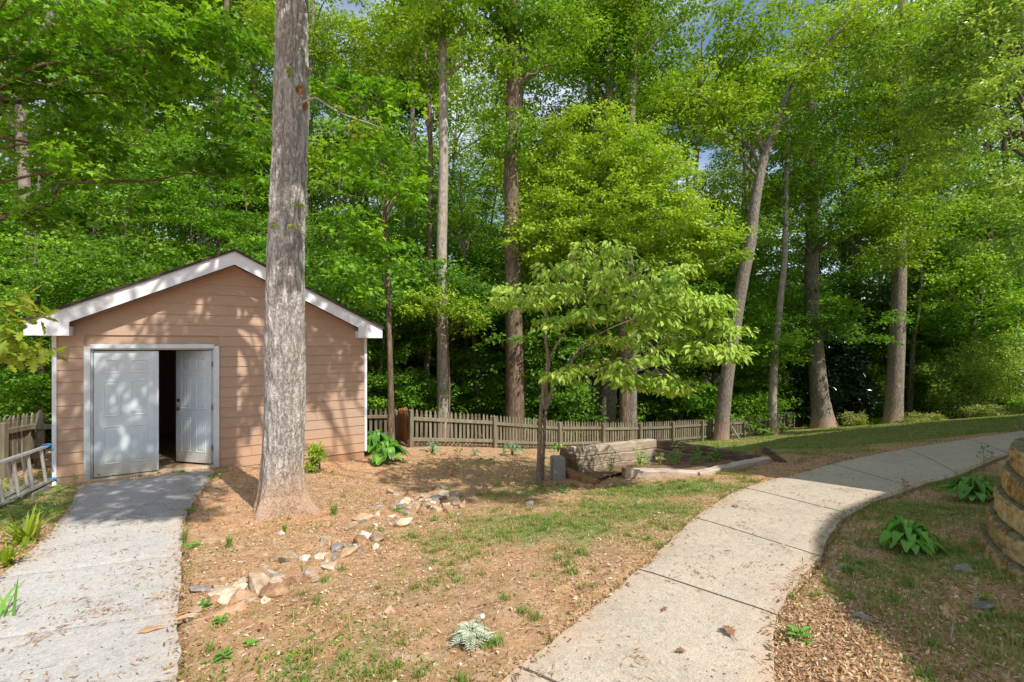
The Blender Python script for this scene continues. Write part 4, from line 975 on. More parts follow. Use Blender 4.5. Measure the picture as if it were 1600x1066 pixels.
tr('poplar_tree', 'slim straight grey trunk behind the dark evergreen shrub', 1341, 29, [(1339, 560), (1338, 440), (1340, 330), (1342, 150)], .30, .16, [E(1350, 180, 120, 120, 29), E(1350, 60, 120, 90, 29)], M['leaf_deep'], M['bark_shade'], lsize=.2, per=60, srad=1.0, seed=15, limbs=8)
tr('oak_tree', 'dark furrowed trunk with reddish base on the lawn edge between the yellow azaleas', 1395, 23.0, [(1398, 610), (1402, 520), (1405, 430), (1406, 330), (1405, 150), (1410, 0)], .40, .2,
   [E(1400, 320, 100, 80, 21), E(1410, 395, 60, 30, 21), E(1400, 170, 130, 110, 22.5), E(1450, 220, 60, 90, 21.5), E(1380, 60, 150, 70, 22.5)], M['leaf_bright'], M['bark_grey'], lsize=.17, per=70, srad=.8, seed=16, limbs=14, flare=.5, flh=.8, tint0=.45, dens=1.5)
tr('slender_tree', 'thin forked grey trunk right of the dark furrowed trunk', 1422, 25, [(1423, 600), (1428, 530), (1437, 470), (1440, 400)], .15, .06, [E(1450, 360, 70, 60, 25)], M['leaf_mid'], M['bark_shade'], lsize=.16, per=60, srad=.7, seed=17, limbs=6)
tr('leaning_tree', 'dark leaning trunk deep among the right-hand trees', 1512, 24, [(1518, 540), (1530, 470), (1545, 400), (1550, 300)], .2, .1, [E(1560, 330, 80, 90, 23), E(1540, 430, 70, 60, 22), E(1590, 480, 50, 50, 21.5), E(1470, 450, 50, 40, 23)], M['leaf_mid'], M['bark_shade'], lsize=.17, per=70, srad=.8, seed=18, limbs=10)
tr('maple_tree', 'big maple filling the upper right with glinting light green leaves', 1640, 16.5, [(1640, 400), (1620, 250), (1600, 100), (1580, -100)], .3, .12,
   [E(1540, 120, 100, 140, 16), E(1460, 60, 110, 70, 17), E(1480, 200, 60, 90, 16.5), E(1600, 330, 60, 120, 16), E(1590, 0, 90, 70, 15.5)], M['leaf_pale'], M['bark_shade'], lsize=.15, per=70, srad=.65, seed=19, limbs=18, limb_from=.3, dens=1.6)
tr('maple_tree', 'full leafy maple with bright layered yellow-green sprays behind the dogwood', 975, 16.8, [(976, 560), (965, 430), (955, 300), (950, 180)], .22, .06,
   [E(945, 215, 95, 45, 16), E(990, 270, 110, 50, 15.8), E(930, 320, 140, 55, 15.6), E(1030, 345, 100, 45, 15.6), E(1085, 400, 75, 38, 15.4), E(880, 380, 110, 45, 15.8), E(1120, 375, 45, 25, 15.4), E(850, 270, 60, 60, 16)],
   M['leaf_bright'], M['bark_brown'], lsize=.13, per=75, srad=.52, seed=20, limbs=20, dens=2.3, shell=.33, flat=.13, tint0=.5, limb_from=.2)
tr('maple_tree', 'young maple with flat tiers of leaves right of the oak trunk', 612, 11.2, [(610, 600), (606, 450), (600, 300), (590, 150)], .09, .03,
   [E(560, 240, 80, 50, 10.5), E(600, 180, 70, 50, 11), E(560, 330, 75, 55, 10), E(540, 430, 60, 45, 10), E(640, 300, 45, 70, 11), E(520, 130, 50, 60, 11), E(600, 400, 50, 40, 10.5)],
   M['leaf_maple'], M['bark_brown'], kind='maple', lsize=.15, per=42, srad=.5, seed=22, limbs=16, limb_from=.15, dens=.9, flat=.12)
tr('sapling', 'light green sapling spreading in front of the pale straight trunk', 700, 14.2, [(702, 600), (698, 520), (690, 470)], .04, .015, [E(690, 480, 70, 32, 13.6), E(640, 470, 40, 25, 13.8), E(740, 500, 35, 25, 13.8)], M['leaf_bright'], M['bark_brown'], kind='quad', lsize=.10, per=90, srad=.42, seed=23, limbs=10, limb_from=.4, dens=1.2)
# upper left: broad maple whose trunk stands left of the frame
tr('maple_tree', 'big maple overhanging from the left above the shed roof', -260, 8.2, [(-240, 500), (-200, 330), (-140, 180), (-60, 40), (40, -120)], .20, .07,
   [E(60, 130, 140, 80, 8.2), E(200, 90, 150, 70, 8.6), E(330, 60, 110, 60, 9), E(300, 180, 100, 55, 9.5), E(120, 250, 140, 55, 9), E(40, 20, 140, 60, 7.8), E(360, 260, 70, 45, 10), E(30, 330, 70, 35, 9)],
   M['leaf_maple'], M['bark_brown'], kind='maple', lsize=.14, per=40, srad=.45, seed=24, limbs=20, limb_from=.3, dens=1.3, flat=.13, tint0=.55)
def lowbranch():
    rng = np.random.RandomState(31); b = np.array([-6.4, 3.9, g(-6.4, 3.9)])
    root = thing('oak_sapling', 'young oak reaching in from the left edge with big yellow-green lobed leaves', 'tree', b)
    tm = MB(); cm = MB(); P = trunk_tube(tm, [b - [0, 0, .2], b + [.1, .1, 1.2], b + [.3, .1, 2.4], b + [.5, .2, 4.2]], .06, .025, 9, 30, .3, .3, .04, 3)
    for (px, py, Z, r) in ((15, 470, 4.2, .14), (45, 480, 4.3, .13), (70, 545, 4.3, .13), (30, 530, 4.2, .18), (5, 500, 4.1, .2), (-40, 500, 4.1, .25), (-30, 540, 4.1, .2), (15, 555, 4.2, .12)):
        c = pd(px, py, Z); sprays(cm, rng, [c], r, 22, .13, 'oak', .35, .4, .6, .5, .62, .6); limb(tm, rng, P[12], c, .016, .004, 8)
    tm.build('trunk', M['bark_brown'], root, smooth=True, loc=b); cm.build('crown', M['leaf_yellow'], root, loc=b)
lowbranch()
def bigbranch():
    b = gp(-330, 9.0); rng = np.random.RandomState(32); root = thing('dark_tree', 'tree left of the frame sending a bare crooked limb into the top left corner', 'tree', b)
    tm = MB(); cm = MB(); P = trunk_tube(tm, [b - [0, 0, .2], pd(-300, 400, 9), pd(-240, 250, 9), pd(-220, 60, 9)], .22, .12, 12, 40, .4)
    Q = smooth_path([pd(-240, 320, 9), pd(-60, 230, 8.7), pd(0, 160, 8.5), pd(15, 120, 8.5), pd(40, 88, 8.5), pd(60, 55, 8.5), pd(78, 30, 8.5), pd(100, -60, 8.5)], 30)
    tube(tm, Q, np.linspace(.11, .05, 30), 9)
    tube(tm, smooth_path([Q[16], pd(60, 110, 8.4), pd(120, 120, 8.4), pd(190, 160, 8.6)], 14), np.linspace(.035, .008, 14), 6); tube(tm, smooth_path([Q[20], pd(80, 95, 8.6), pd(100, 130, 8.6)], 10), np.linspace(.025, .008, 10), 6)
    C = in_ell(rng, pd(60, -60, 8.6), (2.0, 1.4, .8), 26); sprays(cm, rng, C, .45, 40, .14, 'maple', .13, .25, .3, .5, .5, .5)
    tm.build('trunk', M['bark_grey'], root, smooth=True, loc=b); cm.build('crown', M['leaf_maple'], root, loc=b)
bigbranch()
# understory behind the shed
und = [(60, 15, 'tiered understory tree in the gap left of the shed', [E(60, 420, 90, 50, 14.5), E(30, 540, 70, 60, 14), E(40, 600, 60, 30, 14), E(20, 480, 60, 40, 13.5)]),
       (200, 17, 'tiered understory tree behind the left slope of the shed roof', [E(180, 330, 110, 60, 16), E(230, 400, 110, 40, 15.5), E(150, 420, 90, 40, 15.5)]),
       (345, 18, 'tiered understory tree behind the shed roof peak', [E(340, 330, 100, 50, 16.5), E(330, 230, 100, 60, 17), E(400, 380, 60, 40, 16)]),
       (530, 17, 'tiered understory tree behind the right slope of the shed roof', [E(540, 400, 60, 60, 15.5), E(600, 480, 60, 60, 15.5), E(590, 560, 40, 40, 15), E(520, 330, 60, 50, 16)])]
for k, (px, Z, lab, el) in enumerate(und):
    tr('understory_tree', lab, px, Z, [(px + 3, 560), (px - 4, 420), (px + 2, 260)], .10, .03, el, M['leaf_mid'] if k % 2 else M['leaf_maple'], M['bark_shade'], lsize=.13, per=85, srad=.62, seed=40 + k, limbs=16, limb_from=.15, dens=1.1, flat=.09, droop=.15, tint0=.42)

# ------------------------------------------------------------------ dogwood
def dogwood():
    b = hit(842, 754); Z = b[1]; rng = np.random.RandomState(51)
    root = thing('dogwood_tree', 'small dogwood with forked trunk and layered drooping light green leaves beside the timber bed', 'tree', b)
    tm = MB(); cm = MB()
    A = smooth_path([b - [0, 0, .1], pd(843, 700, Z), pd(845, 650, Z), pd(850, 600, Z), pd(856, 560, Z), pd(850, 510, Z), pd(860, 470, Z), pd(880, 430, Z), pd(900, 395, Z)], 44)
    n = len(A); tube(tm, A, np.linspace(.038, .012, n) * (1 + .5 * np.exp(-np.linspace(0, 1, n) * 14)) , 10, disp=lambda P, a: (np.linspace(.038, .012, n))[:, None] * (.22 * (fbm(np.stack([np.cos(a)[None] * 1.5 + 0 * P[:, 2:3], np.sin(a)[None] * 1.5 + 0 * P[:, 2:3], P[:, 2:3] * 7 + 0 * a[None]], -1).reshape(-1, 3), 3).reshape(len(P), len(a)) - .5) * 2))
    B = smooth_path([A[14], pd(853, 640, Z - .06), pd(862, 612, Z - .1), pd(868, 596, Z - .12), pd(885, 578, Z - .15), pd(905, 545, Z - .2), pd(940, 520, Z - .2), pd(985, 500, Z - .2)], 26)
    tube(tm, B, np.linspace(.029, .010, 26), 8)
    C2 = smooth_path([b + [.06, .12, -.1], pd(850, 690, Z + .12), pd(853, 640, Z + .15), pd(860, 560, Z + .2), pd(893, 500, Z + .25), pd(900, 450, Z + .25)], 30)
    tube(tm, C2, np.linspace(.026, .010, 30), 8)
    tiers = [  # px, py, half-width px, half-height px, sprays
        (955, 388, 62, 16, 10), (900, 415, 60, 16, 10), (1000, 420, 80, 18, 14), (950, 445, 100, 20, 18), (850, 450, 70, 18, 14), (815, 468, 36, 12, 6), (1040, 455, 90, 18, 16), (980, 480, 100, 20, 16),
        (900, 490, 60, 16, 8), (1090, 462, 40, 12, 6), (1060, 505, 80, 16, 12), (1120, 495, 34, 12, 6), (1070, 535, 80, 14, 12), (1120, 545, 34, 12, 6), (925, 572, 62, 15, 10), (985, 582, 60, 15, 10), (1035, 592, 40, 12, 6), (1060, 597, 16, 8, 2), (940, 520, 50, 12, 5), (890, 580, 24, 14, 4), (985, 555, 40, 10, 4)]
    ends = []
    for (px, py, rx, ry, k) in tiers:
        for _ in range(int(k * 1.05)):
            x = px + rng.uniform(-1, 1) * rx; y = py + rng.normal(0, .45) * ry + abs(x - px) / rx * ry * .6; zz = Z + (rng.uniform(-1.55, -.85) if px > 955 else rng.uniform(-1.1, .3))
            c = pd(x, y, zz); ends.append(c)
            n_ = 38; a_ = rng.uniform(0, 2 * np.pi, n_); rr = np.sqrt(rng.uniform(0, 1, n_)) * .20; d = np.stack([np.cos(a_), np.sin(a_), 0 * a_], -1)
            pos = c + d * rr[:, None] + np.stack([0 * a_, 0 * a_, rng.normal(0, .03, n_) - rr * .25], -1); ax = d * .75 + rng.normal(0, .3, (n_, 3)); ax[:, 2] -= .62
            up = d * .45 + np.array([SUN_H[0] * .55, SUN_H[1] * .55, .9]) + rng.normal(0, .3, (n_, 3))
            leaves(cm, pos, ax, up, .100 * rng.uniform(.55, 1.2, n_), 'ovate', np.clip(.5 + rng.normal(0, .18, n_) + rng.normal(0, .1), 0, 1))
    ends = np.array(ends)
    for (px, py, rx, ry, k) in tiers:
        c = pd(px, py + 8, Z); src = A[30] if py < 470 and px < 930 else (B[-1] if px > 960 and py > 470 else (C2[-4] if py < 500 else B[14]))
        Q = limb(tm, rng, src, c, .014, .005, 8, .06)
        near_ = ends[np.argsort(np.linalg.norm(ends - c, axis=1))[:6]]
        for e in near_: limb(tm, rng, Q[5], e, .006, .003, 5, .03, 4)
    tm.build('trunk', M['bark_dogwood'], root, smooth=True, loc=b); cm.build('crown', M['leaf_dogwood'], root, loc=b)
dogwood()

# ------------------------------------------------------------------ evergreen and shrubs
def shrub(name, label, b, ells, leaf, lsize, per, srad, seed, kind='quad', cat='shrub', group=None, stems=8, dens=1.0, shell=.35, hang=.0, flat=.3, droop=.3, tint0=.5, tvar=.6):
    rng = np.random.RandomState(seed); root = thing(name, label, cat, b, 0, group); tm = MB(); cm = MB(); C = []
    for c, r in ells:
        k = max(4, int(dens * 5 * r[0] * r[2] / srad ** 2)); C.append(in_ell(rng, c, r, k, shell))
    C = np.concatenate(C); C[:, 2] = np.maximum(C[:, 2], g(C[:, 0], C[:, 1]) + srad * .35)
    sprays(cm, rng, C, srad * rng.uniform(.7, 1.2, len(C)), per, lsize, kind, flat, droop, hang, .6, tint0, tvar)
    for k in range(stems):
        e = C[rng.randint(len(C))]; limb(tm, rng, np.asarray(b) + [rng.normal(0, .06), rng.normal(0, .06), -.05], e, .016 + .02 * srad, .005, 7)
    tm.build('stem', M['bark_shade'], root, smooth=True, loc=b); cm.build('foliage', leaf, root, loc=b); return root
def sell(px, py, rx, ry, Z): return E(px, py, rx, ry, Z)
shrub('evergreen_shrub', 'dark glossy evergreen between the two stout trunks by the fence end', gp(1308, 26), [sell(1300, 590, 38, 75, 26), sell(1315, 540, 28, 50, 26), sell(1270, 620, 30, 40, 26), sell(1335, 610, 18, 50, 25.5)], M['leaf_dark'], .26, 40, .55, 61, 'ovate', stems=8, dens=1.3)
for k, (px, py, rx, ry, Z, lab) in enumerate(((1336, 655, 20, 12, 23.0, 'yellow-green azalea left of the dark furrowed trunk'), (1440, 655, 30, 11, 22.2, 'yellow-green azalea right of the dark furrowed trunk'),
                                             (1545, 643, 34, 12, 20.5, 'wide yellow azalea by the lawn at the right'), (1595, 628, 18, 10, 20.0, 'small green azalea at the far right edge of the lawn'), (1370, 662, 14, 7, 23.5, 'low green azalea close beside the dark furrowed trunk'))):
    shrub('azalea', lab, gp(px, Z), [sell(px, py, rx, ry, Z), sell(px - rx * .5, py + ry * .3, rx * .6, ry * .7, Z)], M['leaf_azalea'] if k not in (3, 4) else M['leaf_mid'], .075, 60, .24, 70 + k, dens=1.6, stems=5)
for k, (px, py, rx, ry, Z, lab) in enumerate(((1490, 590, 50, 50, 23.5, 'pale arching shrub with bare twigs behind the azaleas'), (1545, 570, 50, 45, 23, 'bushy pale green shrub at the right behind the wide azalea'), (1590, 560, 40, 60, 21.5, 'leafy shrub at the right edge of the photo'), (1455, 600, 24, 40, 25.5, 'green shrub right behind the thin forked trunk'), (1372, 605, 22, 45, 26, 'bright green shrub between the slim and the furrowed trunk'))):
    shrub('shrub', lab, gp(px, Z), [sell(px, py, rx, ry, Z), sell(px + 6, py + ry * .6, rx * .9, ry * .6, Z)], M['leaf_pale'] if k < 3 else M['leaf_bright'], .11, 55, .42, 80 + k, dens=1.3, stems=22 if k == 0 else 10, tint0=.45)
shrub('shrub', 'small light green shrub tucked against the right side of the oak trunk', hit(488, 738), [(hit(488, 738) + [0, 0, .22], (.16, .14, .22)), (hit(494, 738) + [.04, 0, .38], (.10, .1, .14))], M['leaf_bright'], .045, 40, .10, 91, dens=1.3, stems=12)

# ================================================================== THE WOOD BEYOND: REPEATS
def proto_tree(seed, H, cr, leaf, bark, lsize, srad, per, low=.35, r0=.16, kind='quad', dens=1.25):
    rng = np.random.RandomState(seed); base = np.zeros(3); root = thing('woodland_tree', 'x', 'tree'); tm = MB()
    lean = rng.normal(0, .04, 2) * H; pts = [[0, 0, -.4]] + [[lean[0] * f ** 1.5 + rng.normal(0, .08), lean[1] * f ** 1.5 + rng.normal(0, .08), H * f] for f in (.2, .4, .6, .8, 1.0)]
    P = trunk_tube(tm, np.array(pts), r0, r0 * .25, 8, 30, .4, .4, .05, seed); cs = []
    for _ in range(7):
        f = rng.uniform(low, .97); c = P[int(f * 29)] + np.array([rng.normal(0, cr * .45), rng.normal(0, cr * .45), 0]); rr = cr * rng.uniform(.45, .8)
        k = int(dens * 4.5 * rr * rr * .6 / srad ** 2) + 3; cs.append(in_ell(rng, c, (rr, rr, rr * .55), k, .45))
    C = np.concatenate(cs); C = C[C[:, 2] > H * low * .5]; cm = MB(); sprays(cm, rng, C, srad * rng.uniform(.7, 1.2, len(C)), per, lsize, kind, .12, .2, .25, .5, .45, .55)
    for k in rng.permutation(len(C))[:12]:
        z = np.clip(C[k][2] - 1.2, H * low * .6, H * .95); a = int(z / H * 29); limb(tm, rng, P[min(a, 29)], C[k], r0 * .3, .01, 7)
    tm.build('trunk', bark, root, smooth=True); cm.build('crown', leaf, root); return root
protos = [proto_tree(101, 24, 4.2, M['leaf_mid'], M['bark_shade'], .20, 1.0, 70, .30, .22), proto_tree(102, 21, 3.6, M['leaf_deep'], M['bark_shade'], .20, .95, 70, .25, .18),
          proto_tree(103, 26, 4.4, M['leaf_bright'], M['bark_grey'], .20, 1.0, 70, .4, .25), proto_tree(104, 12, 3.2, M['leaf_under'], M['bark_shade'], .16, .8, 75, .15, .09),
          proto_tree(105, 8, 2.6, M['leaf_under'], M['bark_shade'], .14, .7, 80, .1, .06), proto_tree(106, 6, 2.3, M['leaf_under'], M['bark_brown'], .13, .6, 80, .08, .045)]
used = [False] * 6; rw = np.random.RandomState(77)
KIND = ['tall leafy woodland tree with grey trunk deep in the wood', 'dark green slender woodland tree in the shade of the wood', 'tall light green woodland tree deep in the wood',
        'middle-sized woodland tree with low branches among the trunks', 'low dark sapling filling the shade beneath the trees', 'small leafy sapling growing low behind the fences']
GRP = ['tall grey-trunked trees of the wood', 'dark slender trees of the wood', 'tall light green trees of the wood', 'middle-sized trees of the wood', 'dark saplings under the wood', 'leafy saplings behind the fences']
def plant(k, px, Z, s=1.0):
    p = gp(px, Z)
    o = protos[k] if not used[k] else copy_tree(protos[k]); used[k] = True
    o.location = tuple(p - [0, 0, .1]); o.rotation_euler = (0, 0, rw.uniform(0, 6.28)); o.scale = (s * rw.uniform(.9, 1.15), s * rw.uniform(.9, 1.15), s)
    tag(o, KIND[k], 'tree', GRP[k])
def hole(px, Z):   # keep sky gaps open in the middle of the picture
    return (590 < px < 640 or 1040 < px < 1090) and Z > 24
for Z0, k_n, kinds, step in ((21.5, 15, (0, 1, 2, 2), 150), (27, 17, (0, 1, 2, 1), 130), (33, 18, (0, 1, 2, 0), 120), (40, 20, (0, 2, 1, 2), 110)):
    for q in range(k_n):
        px = -250 + q * step + rw.uniform(-45, 45); Z = Z0 + rw.uniform(-2.5, 2.5)
        if hole(px, Z): continue
        fy = np.interp((px - HX) * Z / F, [-9, -3.0, 1.4, 7.6, 14, 22, 30], [14, 18, 19, 23, 30, 29, 27])
        if Z < fy: Z = fy + rw.uniform(.3, 1.5)
        k = kinds[rw.randint(len(kinds))]; plant(k, px, Z, rw.uniform(.85, 1.15) * (1.0 if not 500 < px < 1150 else .92))
for Z0, k_n, step in ((19, 17, 108), (22, 17, 108), (25.5, 19, 100), (31, 20, 100), (37, 20, 95)):
    for q in range(k_n):
        px = -150 + q * step + rw.uniform(-50, 50); Z = Z0 + rw.uniform(-1.5, 1.5)
        fy = np.interp((px - HX) * Z / F, [-9, -3.0, 1.4, 7.6, 14, 22, 30], [10, 14, 17, 21.5, 29, 27, 25])
        if Z < fy: Z = fy + rw.uniform(.5, 2)
        plant(3, px, Z, rw.uniform(.75, 1.1))
for Z0, k_n, step in ((16.5, 14, 120), (20, 17, 105), (24, 20, 92), (29, 22, 84), (36, 24, 78)):
    for q in range(k_n):
        px = -120 + q * step + rw.uniform(-40, 40); Z = Z0 + rw.uniform(-1.2, 1.2)
        fy = np.interp((px - HX) * Z / F, [-9, -3.0, -2, -.5, 1.4, 7.6, 14, 22, 30], [11, 14, 13.8, 15.2, 17, 21.5, 29, 27.5, 26])
        if Z < fy: Z = fy + rw.uniform(.2, 2.5)
        if 880 < px < 1030 and Z < 24: continue
        plant(4 if rw.rand() < .6 else 5, px, Z, rw.uniform(.6, 1.05))
for k, px, Z, s in ((2, 425, 25, 1.0), (0, 455, 30, 1.0), (2, 1000, 26, 1.0), (0, 1095, 31, .95), (2, 640, 27, .95), (1, 560, 25, 1.05), (0, 330, 24, 1.0), (2, 215, 25, 1.0), (2, 1170, 29, 1.0), (0, 1480, 28, 1.0), (2, 90, 24, 1.0)): plant(k, px, Z, s)
for k, px, Z, s in ((4, 560, 15.5, .95), (5, 610, 15.0, .85), (4, 745, 17.5, .85), (5, 765, 19, 1.1), (4, 865, 19.5, 1.0), (3, 880, 23, .8), (4, 1060, 22.5, 1.1), (3, 1075, 24, .9), (4, 1180, 24.5, 1.1), (3, 1165, 26, .85), (3, 1235, 27.5, .8),
                    (3, 1330, 31, .9), (4, 1375, 27, 1.1), (3, 1450, 27.5, .8), (3, 1530, 26, .8), (3, 1600, 24, .85), (4, 1480, 26, 1.2), (3, 590, 19, .8), (3, 735, 22, .75), (3, 130, 21, .8), (3, 300, 21, .8)): plant(k, px, Z, s)
# the far side of the wood, which reads as one mass
fr = np.random.RandomState(91); n = 3400; Zf = fr.uniform(45, 66, n); Xf = fr.uniform(-1.45, 1.45, n) * Zf; Hf = 25 * fr.uniform(0, 1, n) ** .9 * (.72 + .5 * n2(Xf, Zf, .09, 3, 71)); keep = ~((Hf > 15) & (np.abs(Xf / Zf * F + HX - 1060) < 45))
Cf = np.stack([Xf, Zf, g(Xf, Zf) + .5 + Hf], -1)[keep]; mb = MB(); sprays(mb, fr, Cf, fr.uniform(1.3, 2.4, len(Cf)), 46, .42, 'quad', .16, .2, .3, .5, .45, .7); o = mb.build('far_woods', M['leaf_mid']); tag(o, 'far side of the wood, a mass of green leaves behind the trunks', None, None, 'stuff')
# thin bare stems seen between the fence and the shade
for k, (px, Z, r, lean, b) in enumerate(((590, 15.5, .06, 3, 'bark_pale'), (718, 18, .05, -2, 'bark_brown'), (735, 20, .05, 6, 'bark_shade'), (755, 17.5, .06, -8, 'bark_grey'), (775, 21, .08, 2, 'bark_shade'), (829, 19, .05, 4, 'bark_brown'),
                                      (1184, 27, .08, 5, 'bark_pale'), (1245, 30, .14, -3, 'bark_grey'), (1365, 32, .12, 4, 'bark_grey'), (1460, 30, .14, 5, 'bark_shade'), (45, 17, .06, 3, 'bark_brown'), (230, 21, .13, -3, 'bark_brown'), (160, 20, .12, 3, 'bark_pale'), (1580, 26, .1, 4, 'bark_shade'), (495, 20, .15, -2, 'bark_grey'))):
    base = gp(px, Z); root = thing('thin_tree', 'thin bare-stemmed young tree standing among the shaded trunks', 'tree', base, 0, 'thin stems in the wood'); rng = np.random.RandomState(200 + k); tm = MB()
    hgt = rng.uniform(6, 9); P = trunk_tube(tm, np.array([base - [0, 0, .2]] + [base + [lean * .05 * f * hgt / 4 + rng.normal(0, .08), rng.normal(0, .08), hgt * f] for f in (.25, .5, .75, 1)]), r, r * .5, 8, 30, .3, .3, .06, k)
    cm = MB(); C = in_ell(rng, P[-1], (1.6, 1.6, 1.2), 26, .5); sprays(cm, rng, C, .6, 50, .15, 'quad', .12, .2, .3, .5, .45, .5)
    for q in range(8): limb(tm, rng, P[24], C[q], .03, .008, 7)
    tm.build('trunk', M[b], root, smooth=True, loc=base); cm.build('crown', M['leaf_mid'], root, loc=base)

# ================================================================== SMALL PLANTS
def hosta(label, px, py, s, n, leaf, seed, cat='plant', name='hosta', group=None):
    b = hit(px, py); rng = np.random.RandomState(seed); root = thing(name, label, cat, b, 0, group); mb = MB(); sm = MB()
    for q in range(n):
        a = q * 2.4 + rng.normal(0, .25); f = (q + .5) / n; L = s * (.55 + .55 * f) * rng.uniform(.85, 1.15); rise = s * (1.35 - .8 * f) * rng.uniform(.8, 1.1)
        d = np.array([math.cos(a), math.sin(a), 0]); side = np.array([-d[1], d[0], 0]); m = 7; t = np.linspace(0, 1, m)
        mid = d * (L * (.25 + .75 * t))[:, None] * 1.0; mid[:, 2] = rise * (.55 + .7 * t - .85 * t ** 2.4)
        wdt = L * .16 * np.sin(np.pi * np.clip(t * .93 + .05, 0, 1)) ** .75; fold = .22
        Lf = mid + side * wdt[:, None] + [0, 0, 1] * (wdt * fold)[:, None]; Rt = mid - side * wdt[:, None] + [0, 0, 1] * (wdt * fold)[:, None]
        Lm = mid + side * wdt[:, None] * .55 + [0, 0, 1] * (wdt * (fold * .7 + .05))[:, None]; Rm = mid - side * wdt[:, None] * .55 + [0, 0, 1] * (wdt * (fold * .7 + .05))[:, None]
        V = np.concatenate([Lf, Lm, mid, Rm, Rt]); i = np.arange(4)[:, None] * m; j = np.arange(m - 1)[None]
        mb.add(V, np.stack([i + j, i + m + j, i + m + j + 1, i + j + 1], -1).reshape(-1, 4), np.clip(rng.normal(.5, .2), 0, 1))
        tube(sm, [np.array([0, 0, -.02]), mid[0] * .5 + [0, 0, rise * .2], mid[0]], [.006, .005, .004], 5)
    mb.build('leaves', leaf, root, smooth=True); sm.build('stem', M['greenstem'], root); return root
hosta('lush light green hosta at the right foot of the shed', 588, 707,   .46, 70, M['leaf_hosta'], 1); hosta('second lush hosta in front, spilling toward the dirt right of the shed', 606, 724, .42, 66, M['leaf_hosta'], 2)
hosta('green hosta in the shade beside the path, nearer of the pair by the retaining wall', 1418, 860, .25, 56, M['leaf_hosta'], 3); hosta('green hosta in the shade close under the retaining wall', 1521, 783, .29, 56, M['leaf_hosta'], 4)
hosta('small blue-green hosta at the foot of the picket fence near its corner', 676, 706, .26, 11, M['leaf_blue'], 5); hosta('blue-green hosta by the fence between the post and the dogwood', 800, 712, .30, 14, M['leaf_blue'], 6)
hosta('tiny pale hosta on the bare ground before the fence', 742, 712, .16, 8, M['leaf_blue'], 7)
hosta('round-leaved green plant at the foot of the dogwood beside the concrete stump', 872, 706, .24, 16, M['leaf_hosta'], 8, name='leafy_plant')
def straps(name, label, px, py, s, n, leaf, seed, wd=.012, spread=1.0, group=None, cat='plant', tint=.6):
    b = hit(px, py); rng = np.random.RandomState(seed); root = thing(name, label, cat, b, 0, group); mb = MB()
    for q in range(n):
        a = rng.uniform(0, 6.28); d = np.array([math.cos(a), math.sin(a), 0]); side = np.array([-d[1], d[0], 0]); m = 7; t = np.linspace(0, 1, m); L = s * rng.uniform(.6, 1.1); o = rng.uniform(.2, 1) * spread
        mid = d * (L * o * t ** 1.2)[:, None] + rng.normal(0, s * .06, 3) * [1, 1, 0]; mid[:, 2] = L * (t * 1.15 - .75 * o * t ** 2.3) ; wv = wd * (1 - t ** 2.5) * rng.uniform(.7, 1.2)
        V = np.concatenate([mid + side * wv[:, None], mid - side * wv[:, None]]); j = np.arange(m - 1)
        mb.add(V, np.stack([j, j + 1, j + 1 + m, j + m], -1), np.clip(rng.normal(tint, .15), 0, 1))
    mb.build('blades', leaf, root); return root
straps('strap_leaf_plant', 'arching strap-leaved lily clump beside the driveway under the ladder', 42, 850, .42, 34, M['leaf_yellow'], 11, .014)
straps('strap_leaf_plant', 'few arching strap leaves at the left edge of the photo by the driveway', 4, 972, .30, 8, M['leaf_hosta'], 12, .012)
straps('strap_leaf_plant', 'low yellow-green leaf clump at the far left edge of the driveway', 12, 885, .25, 20, M['leaf_yellow'], 13, .018)
for k, (px, py, s, lab) in enumerate(((522, 806, .17, 'dense upright grass tuft right of the oak base'), (358, 856, .13, 'small bright grass tuft between oak and driveway'), (445, 833, .10, 'low grass tuft just below the oak base'), (288, 848, .14, 'grass clump overhanging the driveway edge'))):
    straps('grass_tuft', lab, px, py, s, 60, M['grass'], 20 + k, .0035, .5, tint=.75)
def weeds():
    rng = np.random.RandomState(33); b = hit(300, 856); proto = None; pts = [(300, 858), (318, 950), (392, 1012), (345, 975), (296, 800), (455, 800), (1330, 895), (350, 1030), (700, 770), (865, 715), (900, 728), (620, 800), (1250, 1000), (90, 770), (60, 775), (30, 790), (15, 830), (110, 762), (70, 800), (780, 760), (975, 790), (880, 770), (920, 750), (1120, 725), (1050, 730), (1090, 728), (1140, 722), (1060, 722), (1010, 728), (1170, 726), (215, 923), (1000, 732), (1105, 718)]
    for k, (px, py) in enumerate(pts):
        h_ = hit(px, py)
        if proto is None:
            root = thing('weed', 'x', 'weed'); mb = MB()
            for q in range(9):
                a = q * 2.4; d = np.array([math.cos(a), math.sin(a), 0]); leaves(mb, np.array([[0, 0, .01 + .006 * q]]) + d * .01, np.array([d + [0, 0, .35]]), np.array([[0, 0, 1.]]) + d * -.2, .085 * rng.uniform(.7, 1.2), 'ovate', np.array([rng.uniform(.3, .8)]))
                leaves(mb, np.array([[0, 0, .02]]) + d * .06, np.array([d + rng.normal(0, .4, 3)]), np.array([[0, 0, 1.]]), .05 * rng.uniform(.7, 1.2), 'ovate', np.array([rng.uniform(.3, .8)]))
            mb.build('leaves', M['leaf_hosta'], root); proto = root; o = root
        else: o = copy_tree(proto)
        inb = inpoly(np.array([h_[0]]), np.array([h_[1]]), BEDP)[0]
        o.location = tuple(h_ + [0, 0, .05 if inb else .0]); s = rng.uniform(.4, .9) * (1.7 if inb else 1); o.scale = (s, s, s * (2.5 if inb else 1)); o.rotation_euler = (0, 0, rng.uniform(0, 6.28)); tag(o, 'small green broadleaf weed sprouting from the bare soil', 'weed', 'broadleaf weeds on the bare soil')
weeds()
